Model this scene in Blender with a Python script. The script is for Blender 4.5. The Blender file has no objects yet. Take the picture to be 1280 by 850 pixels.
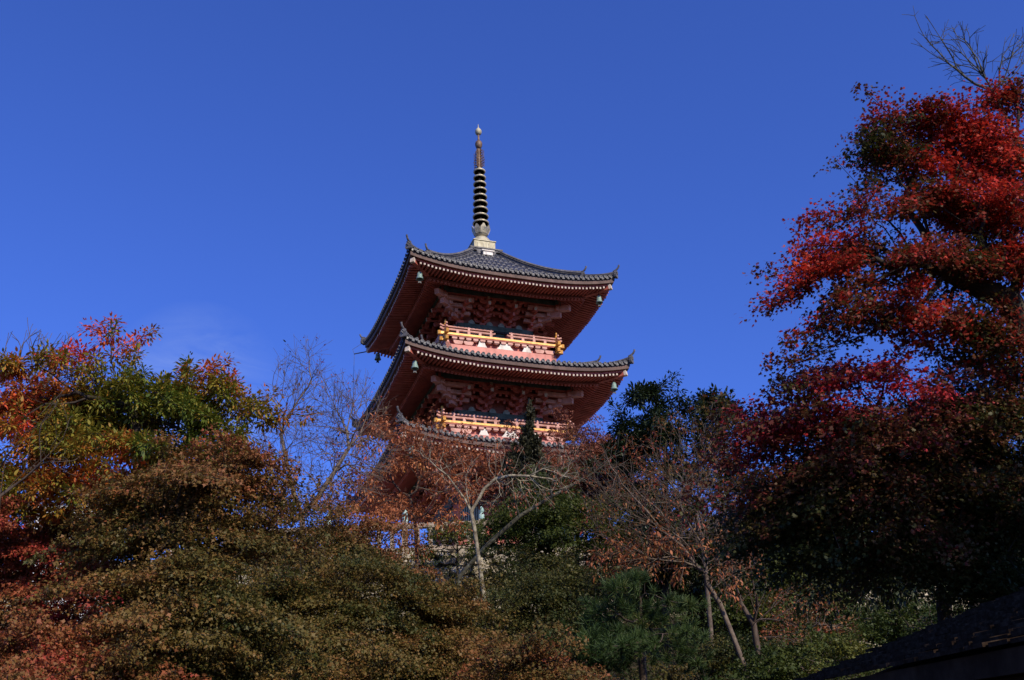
import bpy, math, random
import numpy as np
from mathutils import Vector, Matrix
R = math.radians
scn = bpy.context.scene
COL = scn.collection

# ------------------------------------------------------------------ camera
F_PX, ROLL, PITCH = 1367.3, -0.03912, 0.4560
CAM = np.array([0.0, 0.0, 1.6])
_c, _s = math.cos(PITCH), math.sin(PITCH)
FW = np.array([0, _c, _s]); _u0 = np.array([0, -_s, _c]); _r0 = np.array([1.0, 0, 0])
RT = math.cos(ROLL)*_r0 + math.sin(ROLL)*_u0
UP = -math.sin(ROLL)*_r0 + math.cos(ROLL)*_u0
cd = bpy.data.cameras.new('camera'); cam = bpy.data.objects.new('camera', cd); COL.objects.link(cam)
cd.sensor_width = 36; cd.lens = 36*F_PX/1280; cd.clip_start = 0.1; cd.clip_end = 6000
cam.matrix_world = Matrix(((RT[0], UP[0], -FW[0], 0), (RT[1], UP[1], -FW[1], 0), (RT[2], UP[2], -FW[2], 1.6), (0, 0, 0, 1)))
scn.camera = cam

# ------------------------------------------------------------------ sky, sun, exposure
SUN_EL, SUN_AZ = 35.0, 35.0            # azimuth: degrees from -Y (behind the camera) towards +X
sd = np.array([math.sin(R(SUN_AZ))*math.cos(R(SUN_EL)), -math.cos(R(SUN_AZ))*math.cos(R(SUN_EL)), math.sin(R(SUN_EL))])
w = bpy.data.worlds.new('World'); scn.world = w; w.use_nodes = True
nt = w.node_tree; nt.nodes.clear()
sky = nt.nodes.new('ShaderNodeTexSky'); sky.sky_type = 'NISHITA'; sky.sun_disc = False
sky.sun_elevation = R(SUN_EL); sky.sun_rotation = math.atan2(sd[0], sd[1])
sky.altitude = 200; sky.air_density = 1.0; sky.dust_density = 0.7; sky.ozone_density = 3.0
# deep polarised autumn blue: per channel gain over the physical sky
hs = nt.nodes.new('ShaderNodeMixRGB'); hs.blend_type = 'MULTIPLY'; hs.inputs[0].default_value = 1.0; hs.inputs[2].default_value = (0.46, 0.68, 1.54, 1)
nt.links.new(sky.outputs[0], hs.inputs[1])
# thin cirrus wisps low over the left horizon (part of the sky itself)
tc = nt.nodes.new('ShaderNodeTexCoord')
mp = nt.nodes.new('ShaderNodeMapping'); mp.inputs['Scale'].default_value = (2.2, 1.0, 8.0); mp.inputs['Rotation'].default_value = (0, R(20), 0); mp.inputs['Location'].default_value = (0.35, 0.2, 0.0)
nz = nt.nodes.new('ShaderNodeTexNoise'); nz.inputs['Scale'].default_value = 2.6; nz.inputs['Detail'].default_value = 8; nz.inputs['Roughness'].default_value = 0.62; nz.inputs['Distortion'].default_value = 0.6
nt.links.new(tc.outputs['Generated'], mp.inputs['Vector']); nt.links.new(mp.outputs[0], nz.inputs['Vector'])
def wisp_dir(px, py):
    d = FW + (px-640)/F_PX*RT - (py-425)/F_PX*UP
    return d/np.linalg.norm(d)
dt = nt.nodes.new('ShaderNodeVectorMath'); dt.operation = 'DISTANCE'
nt.links.new(tc.outputs['Generated'], dt.inputs[0]); dt.inputs[1].default_value = tuple(wisp_dir(245, 488))
m1 = nt.nodes.new('ShaderNodeMapRange'); m1.inputs[1].default_value = 0.08; m1.inputs[2].default_value = 0.01
nt.links.new(dt.outputs['Value'], m1.inputs[0])
m2 = nt.nodes.new('ShaderNodeMapRange'); m2.inputs[1].default_value = 0.40; m2.inputs[2].default_value = 0.75
nt.links.new(nz.outputs[0], m2.inputs[0])
mm = nt.nodes.new('ShaderNodeMath'); mm.operation = 'MULTIPLY'
nt.links.new(m1.outputs[0], mm.inputs[0]); nt.links.new(m2.outputs[0], mm.inputs[1])
mx = nt.nodes.new('ShaderNodeMixRGB'); mx.inputs[2].default_value = (3.3, 4.2, 6.6, 1)
mw = nt.nodes.new('ShaderNodeMath'); mw.operation = 'MULTIPLY'; mw.inputs[1].default_value = 0.75
nt.links.new(mm.outputs[0], mw.inputs[0]); nt.links.new(mw.outputs[0], mx.inputs[0]); nt.links.new(hs.outputs[0], mx.inputs[1])
bg = nt.nodes.new('ShaderNodeBackground'); bg.inputs['Strength'].default_value = 0.13
ow = nt.nodes.new('ShaderNodeOutputWorld')
nt.links.new(mx.outputs[0], bg.inputs['Color']); nt.links.new(bg.outputs[0], ow.inputs['Surface'])

sl = bpy.data.lights.new('sun', 'SUN'); sl.energy = 5.0; sl.angle = R(0.5); sl.color = (1.0, 0.88, 0.71)
so = bpy.data.objects.new('sun', sl); COL.objects.link(so)
so.rotation_euler = Vector(sd).to_track_quat('Z', 'Y').to_euler()
scn.view_settings.view_transform = 'Standard'; scn.view_settings.look = 'None'
scn.view_settings.exposure = 0.0; scn.view_settings.gamma = 1.0; scn.view_settings.use_curve_mapping = False

# ------------------------------------------------------------------ helpers
def P(px, py, Y):
    """world point seen at photo pixel (px,py) at depth y=Y (planning aid for laying the place out)"""
    d = FW + (px-640)/F_PX*RT - (py-425)/F_PX*UP
    return CAM + d*(Y/d[1])
def mpp(py, Y):
    """metres per photo pixel at that depth"""
    d = FW - (py-425)/F_PX*UP
    return (Y/d[1])/F_PX

def tag(o, label=None, cat=None, group=None, kind=None):
    if label: o['label'] = label
    if cat: o['category'] = cat
    if group: o['group'] = group
    if kind: o['kind'] = kind
    return o
def empty(name, loc=(0, 0, 0), rz=0, **k):
    o = bpy.data.objects.new(name, None); COL.objects.link(o); o.location = loc; o.rotation_euler = (0, 0, rz); o.empty_display_size = 0.3
    return tag(o, **k)

class MB:
    def __init__(s): s.v = []; s.f = []; s.m = []; s.n = 0
    def add(s, verts, faces, mi=0):
        b = s.n; s.v += [tuple(map(float, p)) for p in verts]; s.n += len(verts)
        for f in faces: s.f.append(tuple(b+i for i in f)); s.m.append(mi)
    def box(s, c, size, M=None, mi=0, taper=1.0):
        hx, hy, hz = size[0]/2, size[1]/2, size[2]/2
        vs = [Vector((sx*hx*(taper if sz < 0 else 1), sy*hy*(taper if sz < 0 else 1), sz*hz)) for sz in (-1, 1) for sy in (-1, 1) for sx in (-1, 1)]
        if M is not None: vs = [M @ v for v in vs]
        c = Vector(c)
        s.add([v+c for v in vs], [(0, 2, 3, 1), (4, 5, 7, 6), (0, 1, 5, 4), (2, 6, 7, 3), (0, 4, 6, 2), (1, 3, 7, 5)], mi)
    def beam(s, p0, p1, wd, ht, mi=0, end_mi=None, up=(0, 0, 1), ends=True):
        p0, p1 = Vector(p0), Vector(p1); d = (p1-p0).normalized(); sx = d.cross(Vector(up)).normalized(); uz = sx.cross(d)
        q = [a*sx*wd/2 + b*uz*ht/2 for a, b in ((-1, -1), (1, -1), (1, 1), (-1, 1))]
        s.add([p0+k for k in q]+[p1+k for k in q], [(0, 1, 5, 4), (1, 2, 6, 5), (2, 3, 7, 6), (3, 0, 4, 7)], mi)
        if ends:
            s.add([p0+k for k in q], [(0, 3, 2, 1)], mi)
            s.add([p1+k for k in q], [(0, 1, 2, 3)], mi if end_mi is None else end_mi)
    def tube(s, pts, rad, sides=6, mi=0, cap=True):
        pts = [Vector(p) for p in pts]
        if not hasattr(rad, '__len__'): rad = [rad]*len(pts)
        ref = None; vs = []
        for i, p in enumerate(pts):
            t = (pts[min(i+1, len(pts)-1)]-pts[max(i-1, 0)]).normalized()
            if ref is None: ref = t.orthogonal().normalized()
            ref = (ref - t*ref.dot(t))
            ref = ref.normalized() if ref.length > 1e-6 else t.orthogonal().normalized()
            b = t.cross(ref)
            for k in range(sides):
                a = 2*math.pi*k/sides; vs.append(p + (ref*math.cos(a)+b*math.sin(a))*rad[i])
        fs = []
        for i in range(len(pts)-1):
            for k in range(sides):
                k2 = (k+1) % sides; fs.append((i*sides+k, i*sides+k2, (i+1)*sides+k2, (i+1)*sides+k))
        if cap: fs += [tuple(range(sides-1, -1, -1)), tuple((len(pts)-1)*sides+k for k in range(sides))]
        s.add(vs, fs, mi)
    def lathe(s, prof, n=16, c=(0, 0, 0), mi=0, rot=0.0):
        vs = []; fs = []
        for r, z in prof:
            for k in range(n):
                a = 2*math.pi*k/n+rot; vs.append((c[0]+r*math.cos(a), c[1]+r*math.sin(a), c[2]+z))
        for i in range(len(prof)-1):
            for k in range(n):
                k2 = (k+1) % n; fs.append((i*n+k, i*n+k2, (i+1)*n+k2, (i+1)*n+k))
        fs += [tuple(range(n-1, -1, -1)), tuple((len(prof)-1)*n+k for k in range(n))]
        s.add(vs, fs, mi)
    def prism(s, poly, ax, ay, az, org, depth, mi=0):
        """polygon in plane (ax,ay) at org extruded along az"""
        ax, ay, az, org = Vector(ax), Vector(ay), Vector(az), Vector(org); n = len(poly)
        a = [org+ax*x+ay*y for x, y in poly]; b = [p+az*depth for p in a]
        s.add(a+b, [tuple(range(n-1, -1, -1)), tuple(range(n, 2*n))]+[(i, (i+1) % n, n+(i+1) % n, n+i) for i in range(n)], mi)
    def xform(s, M, start=0):
        s.v = s.v[:start]+[tuple(M @ Vector(p)) for p in s.v[start:]]
    def rep4(s):
        """repeat what is in the builder round the four sides"""
        v0, f0, m0 = list(s.v), list(s.f), list(s.m)
        for k in (1, 2, 3):
            M = Matrix.Rotation(k*math.pi/2, 4, 'Z'); b = s.n
            s.v += [tuple(M @ Vector(p)) for p in v0]; s.n += len(v0)
            s.f += [tuple(b+i for i in f) for f in f0]; s.m += m0
        return s
    def build(s, name, mats, parent=None, smooth=False, zoff=0.0, bevel=0.0):
        if not isinstance(mats, (list, tuple)): mats = [mats]
        me = bpy.data.meshes.new(name)
        vs = s.v if not zoff else [(x, y, z+zoff) for x, y, z in s.v]
        me.from_pydata(vs, [], s.f)
        for m in mats: me.materials.append(m)
        if len(mats) > 1: me.polygons.foreach_set('material_index', s.m)
        if smooth: me.polygons.foreach_set('use_smooth', [True]*len(me.polygons))
        me.update()
        o = bpy.data.objects.new(name, me); COL.objects.link(o)
        if parent: o.parent = parent
        if bevel:
            bm = o.modifiers.new('bevel', 'BEVEL'); bm.width = bevel; bm.segments = 1; bm.limit_method = 'ANGLE'
        return o

# ------------------------------------------------------------------ materials
def ramp(nt, stops):
    r = nt.nodes.new('ShaderNodeValToRGB'); e = r.color_ramp.elements
    while len(e) < len(stops): e.new(0.5)
    for el, (p, c) in zip(e, stops): el.position = p; el.color = (*c, 1)
    return r
def surf(name, stops, scale=3.0, rough=0.7, detail=6, bump=0.0, metal=0.0, spec=0.3, stretch=(1, 1, 1), grime=0.8):
    """noise-mottled surface; stops = ramp colours over the noise"""
    m = bpy.data.materials.new(name); m.use_nodes = True; nt = m.node_tree; b = nt.nodes['Principled BSDF']
    tc = nt.nodes.new('ShaderNodeTexCoord'); mp = nt.nodes.new('ShaderNodeMapping'); mp.inputs['Scale'].default_value = stretch
    nz = nt.nodes.new('ShaderNodeTexNoise'); nz.inputs['Scale'].default_value = scale; nz.inputs['Detail'].default_value = detail; nz.inputs['Roughness'].default_value = 0.65
    nt.links.new(tc.outputs['Object'], mp.inputs[0]); nt.links.new(mp.outputs[0], nz.inputs['Vector'])
    n = len(stops); lo, hi = 0.3, 0.7
    r = ramp(nt, [(lo+(hi-lo)*i/max(1, n-1), c) for i, c in enumerate(stops)])
    nt.links.new(nz.outputs[0], r.inputs[0]); mp2 = nt.nodes.new('ShaderNodeMapping'); mp2.inputs['Scale'].default_value = (1.0, 1.0, 0.22); nt.links.new(tc.outputs['Object'], mp2.inputs[0])
    n2 = nt.nodes.new('ShaderNodeTexNoise'); n2.inputs['Scale'].default_value = max(1.2, scale*0.45); n2.inputs['Detail'].default_value = 7; n2.inputs['Roughness'].default_value = 0.7; nt.links.new(mp2.outputs[0], n2.inputs['Vector'])
    r2 = ramp(nt, [(0.34, (0.60, 0.57, 0.54)), (0.52, (0.98, 0.98, 0.98)), (0.72, (1.12, 1.10, 1.08))])
    mu = nt.nodes.new('ShaderNodeMixRGB'); mu.blend_type = 'MULTIPLY'; mu.inputs[0].default_value = grime
    nt.links.new(n2.outputs[0], r2.inputs[0]); nt.links.new(r.outputs[0], mu.inputs[1]); nt.links.new(r2.outputs[0], mu.inputs[2]); nt.links.new(mu.outputs[0], b.inputs['Base Color'])
    b.inputs['Roughness'].default_value = rough; b.inputs['Metallic'].default_value = metal; b.inputs['Specular IOR Level'].default_value = spec
    if bump:
        bp = nt.nodes.new('ShaderNodeBump'); bp.inputs['Strength'].default_value = bump; bp.inputs['Distance'].default_value = 0.02
        nt.links.new(nz.outputs[0], bp.inputs['Height']); nt.links.new(bp.outputs[0], b.inputs['Normal'])
    return m
def leaf_mat(name, stops, trans=0.3, rough=0.55, spec=0.25):
    m = bpy.data.materials.new(name); m.use_nodes = True; nt = m.node_tree; b = nt.nodes['Principled BSDF']; out = nt.nodes['Material Output']
    at = nt.nodes.new('ShaderNodeAttribute'); at.attribute_name = 'tint'
    n = len(stops); r = ramp(nt, [(i/max(1, n-1), c) for i, c in enumerate(stops)])
    nt.links.new(at.outputs['Fac'], r.inputs[0]); nt.links.new(r.outputs[0], b.inputs['Base Color'])
    b.inputs['Roughness'].default_value = rough; b.inputs['Specular IOR Level'].default_value = spec
    tr = nt.nodes.new('ShaderNodeBsdfTranslucent'); nt.links.new(r.outputs[0], tr.inputs['Color'])
    mx = nt.nodes.new('ShaderNodeMixShader'); mx.inputs[0].default_value = trans
    nt.links.new(b.outputs[0], mx.inputs[1]); nt.links.new(tr.outputs[0], mx.inputs[2]); nt.links.new(mx.outputs[0], out.inputs['Surface'])
    return m
M = {}
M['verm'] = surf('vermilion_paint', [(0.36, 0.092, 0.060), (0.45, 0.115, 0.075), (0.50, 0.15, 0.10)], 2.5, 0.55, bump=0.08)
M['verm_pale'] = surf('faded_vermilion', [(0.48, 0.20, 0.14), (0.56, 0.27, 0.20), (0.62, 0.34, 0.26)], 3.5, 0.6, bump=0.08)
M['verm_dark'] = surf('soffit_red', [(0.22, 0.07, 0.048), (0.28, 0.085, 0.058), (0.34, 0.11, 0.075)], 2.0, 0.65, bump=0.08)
M['fascia'] = surf('fascia_wood', [(0.085, 0.05, 0.038), (0.115, 0.07, 0.052), (0.17, 0.10, 0.075)], 3.0, 0.7, bump=0.1)
M['white'] = surf('white_lime', [(0.68, 0.60, 0.48), (0.80, 0.74, 0.62), (0.84, 0.80, 0.70)], 4.0, 0.8)
M['tip'] = surf('rafter_tip_paint', [(0.46, 0.36, 0.26), (0.60, 0.50, 0.38), (0.70, 0.60, 0.48)], 6.0, 0.85)
M['nose'] = surf('cream_beam_end', [(0.40, 0.28, 0.17), (0.55, 0.40, 0.26)], 5.0, 0.8)
M['gold'] = surf('gilt_yellow', [(0.46, 0.17, 0.022), (0.66, 0.31, 0.04), (0.72, 0.42, 0.09)], 6.0, 0.45, metal=0.15, spec=0.5)
M['teal'] = surf('teal_paint', [(0.034, 0.056, 0.040), (0.06, 0.092, 0.068), (0.10, 0.13, 0.10)], 4.0, 0.65)
M['teal_pale'] = surf('pale_teal_paint', [(0.15, 0.18, 0.14), (0.23, 0.26, 0.20), (0.30, 0.32, 0.26)], 5.0, 0.7)
M['tile'] = surf('roof_tile', [(0.025, 0.026, 0.031), (0.045, 0.047, 0.055), (0.085, 0.085, 0.09)], 5.0, 0.42, spec=0.5, bump=0.15)
M['tile_end'] = surf('tile_end_clay', [(0.05, 0.05, 0.053), (0.10, 0.10, 0.10), (0.19, 0.185, 0.175)], 9.0, 0.6, bump=0.2)
M['ridge'] = surf('ridge_tile', [(0.055, 0.054, 0.055), (0.11, 0.105, 0.10), (0.19, 0.18, 0.165)], 7.0, 0.6, bump=0.3)
M['bronze'] = surf('weathered_bronze', [(0.18, 0.18, 0.14), (0.40, 0.36, 0.24), (0.52, 0.45, 0.30), (0.44, 0.50, 0.42)], 4.0, 0.55, metal=0.3, spec=0.4, bump=0.2)
M['bronze_pale'] = surf('pale_bronze', [(0.28, 0.25, 0.15), (0.44, 0.40, 0.26), (0.52, 0.48, 0.34)], 5.0, 0.6, metal=0.15, bump=0.2)
M['bronze_brown'] = surf('brown_bronze', [(0.09, 0.055, 0.035), (0.17, 0.105, 0.065), (0.27, 0.19, 0.12)], 6.0, 0.6, metal=0.2, bump=0.2)
M['verdigris'] = surf('verdigris', [(0.16, 0.30, 0.24), (0.32, 0.48, 0.40), (0.50, 0.62, 0.54)], 8.0, 0.6, metal=0.1)
M['bell'] = surf('dull_green_bronze', [(0.08, 0.14, 0.11), (0.19, 0.28, 0.23), (0.34, 0.44, 0.38)], 8.0, 0.6, metal=0.1)
M['dark_metal'] = surf('dark_iron', [(0.02, 0.02, 0.022), (0.05, 0.05, 0.05)], 8.0, 0.5, metal=0.4)
M['stone'] = surf('pale_fieldstone', [(0.20, 0.16, 0.11), (0.36, 0.30, 0.20), (0.47, 0.41, 0.29), (0.36, 0.31, 0.24)], 2.2, 0.9, bump=0.5)
M['stone_post'] = surf('weathered_granite', [(0.22, 0.16, 0.10), (0.36, 0.28, 0.19), (0.46, 0.38, 0.28)], 4.0, 0.85, bump=0.3)
M['mortar'] = surf('wall_backing_earth', [(0.018, 0.016, 0.011), (0.04, 0.033, 0.022)], 5.0, 0.95)
M['earth'] = surf('leaf_litter_earth', [(0.022, 0.018, 0.010), (0.045, 0.034, 0.018), (0.085, 0.055, 0.026)], 1.3, 0.95, detail=10, bump=0.6)
M['gravel'] = surf('bounce_gravel', [(0.34, 0.30, 0.24), (0.42, 0.38, 0.31), (0.5, 0.46, 0.38)], 3.0, 0.95)
M['bark_dark'] = surf('dark_bark', [(0.014, 0.010, 0.008), (0.035, 0.026, 0.019), (0.07, 0.053, 0.038)], 9.0, 0.9, bump=0.6, stretch=(1, 1, 0.35))
M['bark_brown'] = surf('brown_bark', [(0.04, 0.026, 0.018), (0.085, 0.06, 0.043), (0.14, 0.105, 0.08)], 8.0, 0.85, bump=0.5, stretch=(1, 1, 0.4))
M['bark_pale'] = surf('pale_lichen_bark', [(0.05, 0.038, 0.024), (0.17, 0.14, 0.088), (0.34, 0.30, 0.20), (0.22, 0.195, 0.125)], 7.0, 0.85, bump=0.4)
M['bark_grey'] = surf('grey_twig_bark', [(0.06, 0.043, 0.030), (0.14, 0.105, 0.075), (0.23, 0.18, 0.13)], 9.0, 0.85, bump=0.3)
M['bark_moss'] = surf('mossy_bark', [(0.03, 0.026, 0.018), (0.07, 0.065, 0.04), (0.17, 0.17, 0.12)], 7.0, 0.9, bump=0.4)
M['hall_tile'] = surf('old_roof_slate', [(0.016, 0.010, 0.006), (0.034, 0.022, 0.014), (0.07, 0.048, 0.032)], 14.0, 1.0, bump=0.6, spec=0.02)
M['hall_wood'] = surf('old_eave_wood', [(0.024, 0.013, 0.007), (0.042, 0.025, 0.014), (0.065, 0.041, 0.024)], 5.0, 0.9, spec=0.1, bump=0.3, stretch=(0.2, 1, 1))
M['plaster'] = surf('white_plaster', [(0.68, 0.66, 0.61), (0.80, 0.78, 0.74)], 1.5, 0.9)

# ------------------------------------------------------------------ terrain
WALL_Y, TERR = 42.6, 13.4
def ground(x, y):
    x = np.asarray(x, float); y = np.asarray(y, float)
    t = np.clip((y-9.0)/(WALL_Y-9.0), 0, 1)
    z = 10.3*t**1.12 + 0.12*np.sin(x*0.9+y*0.5)*np.clip(t*6, 0, 1) + 0.08*np.sin(x*2.3-y*1.7)*np.clip(t*6, 0, 1)
    top = np.where(y > 57, TERR*np.clip(1-(y-57)/40.0, 0, 1), TERR)
    return np.where(y >= WALL_Y+0.3, top, z)
def grid_mesh(name, xs, ys, fn, mat):
    X, Y = np.meshgrid(xs, ys); Z = fn(X, Y); nx, ny = len(xs), len(ys)
    vs = np.stack([X, Y, Z], -1).reshape(-1, 3)
    i = np.arange(nx*ny).reshape(ny, nx)
    f = np.stack([i[:-1, :-1], i[:-1, 1:], i[1:, 1:], i[1:, :-1]], -1).reshape(-1, 4)
    me = bpy.data.meshes.new(name); me.from_pydata(vs.tolist(), [], f.tolist()); me.materials.append(mat)
    me.polygons.foreach_set('use_smooth', [True]*len(me.polygons)); me.update()
    o = bpy.data.objects.new(name, me); COL.objects.link(o); return o
xs = np.concatenate([[-1500, -600, -250, -120, -70], np.arange(-45, 45.1, 0.75), [70, 120, 250, 600, 1500]])
ys = np.concatenate([[-1500, -600, -200, -80, -30, -10], np.arange(0, 42.1, 0.6), [WALL_Y, WALL_Y+0.3, 44, 48, 52, 57, 62, 68, 76, 88, 97, 150, 400, 1500]])
tag(grid_mesh('terrace', np.linspace(-20, 22, 29), np.linspace(WALL_Y+0.32, 56.5, 12), lambda x, y: TERR+0.006+0*x, M['gravel']), kind='structure')  # pale gravel sheet added to bounce sunlight up under the eaves
tag(grid_mesh('hillside', xs, ys, ground, M['earth']), kind='structure')

# ------------------------------------------------------------------ stone retaining wall of rough fieldstones
def stone_wall():
    root = empty('stone_wall', (0, WALL_Y, 10.0), label='rough dry stone retaining wall of pale boulders below the pagoda terrace', cat='stone wall')
    rng = np.random.default_rng(5)
    x0, x1, z0, z1 = -21.0, 22.0, 9.6, TERR+0.02
    bk = MB(); bk.box(((x0+x1)/2, WALL_Y+0.16, (z0+z1)/2-0.03), (x1-x0, 0.24, z1-z0)); bk.xform(Matrix.Translation((0, -WALL_Y, -10)))
    bk.build('backing', M['mortar'], root)
    mb = MB(); z = z0
    rows = []
    while z < z1-0.15:
        h = rng.uniform(0.32, 0.58); rows.append((z, min(z+h, z1))); z += h
    prev = None
    for za, zb in rows:
        x = x0
        while x < x1:
            wd = rng.uniform(0.28, 0.95)
            c = np.array([x+wd/2, (za+zb)/2+rng.uniform(-0.06, 0.06)]); hw, hh = wd/2*1.0, (zb-za)/2*rng.uniform(0.9, 1.12)
            n = rng.integers(6, 9); a0 = rng.uniform(0, 6.28)
            angs = np.sort(a0+np.arange(n)*2*math.pi/n+rng.uniform(-0.25, 0.25, n))
            pts = []
            for a in angs:
                e = (abs(math.cos(a))**4+abs(math.sin(a))**4)**(-1/4)*rng.uniform(0.90, 1.12)
                pts.append((c[0]+hw*e*math.cos(a), c[1]+hh*e*math.sin(a)))
            dp = rng.uniform(0.05, 0.2); y = WALL_Y-WALL_Y
            ring0 = [(p[0], y+0.1, p[1]-10) for p in pts]
            ring1 = [(c[0]+(p[0]-c[0])*0.93, y-dp*0.55, c[1]+(p[1]-c[1])*0.93-10) for p in pts]
            tx, tz = rng.uniform(-0.28, 0.28, 2)
            ring2 = [(c[0]+(p[0]-c[0])*0.74, y-dp*0.8-tx*(p[0]-c[0])-tz*(p[1]-c[1]), c[1]+(p[1]-c[1])*0.74-10) for p in pts]
            fs = []
            for k in range(n):
                k2 = (k+1) % n; fs += [(k, k2, n+k2, n+k), (n+k, n+k2, 2*n+k2, 2*n+k)]
            fs.append(tuple(2*n+k for k in range(n)))
            mb.add(ring0+ring1+ring2, fs)
            x += wd
    mb.build('boulder_face', M['stone'], root)
stone_wall()

# ------------------------------------------------------------------ balustrade along the terrace edge
def balustrade():
    y = WALL_Y+0.55; root = empty('terrace_balustrade', (-4, y, TERR), label='weathered post and rail balustrade with green post caps above the stone wall', cat='balustrade')
    xa, xb = -14.0, 3.6; L = lambda x: x+4
    for zc, h, nm in ((1.12, 0.2, 'top_rail'), (0.14, 0.16, 'bottom_rail')):
        m = MB(); m.beam((L(xa), 0, zc), (L(xb), 0, zc), 0.22, h); m.build(nm, M['stone_post'], root, bevel=0.02)
    k = 0; x = xa
    while x <= xb+0.01:
        m = MB()
        if k % 6 == 0:
            m.box((L(x), 0, 0.62), (0.24, 0.26, 1.3)); p = m.build('end_post', M['stone_post'], root, bevel=0.02)
            c = MB(); c.lathe([(0.11, 1.27), (0.12, 1.30), (0.12, 1.48), (0.09, 1.52), (0.055, 1.55), (0.10, 1.60), (0.115, 1.67), (0.08, 1.76), (0.02, 1.84)], 12, (L(x), 0, 0))
            c.build('post_cap', M['verdigris'], p, smooth=True)
        else:
            m.beam((L(x), 0, 0.22), (L(x), 0, 1.02), 0.15, 0.15, up=(0, 1, 0)); m.build('baluster', M['stone_post'], root, bevel=0.015)
        k += 1; x += 0.52
balustrade()

# ================================================================== PAGODA
PX, PY, YAW = -1.389, 48.527, 0.34216
pag = empty('pagoda', (PX, PY, TERR), YAW, label='three storey vermilion pagoda with grey tiled roofs and tall bronze spire', cat='pagoda')
ZO = -TERR
def pb(mb, name, mats, parent=pag, smooth=False, bevel=0.0): return mb.build(name, mats, parent, smooth, ZO, bevel)
def rot4(fn):
    for k in range(4): fn(Matrix.Rotation(k*math.pi/2, 4, 'Z'), k)

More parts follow.
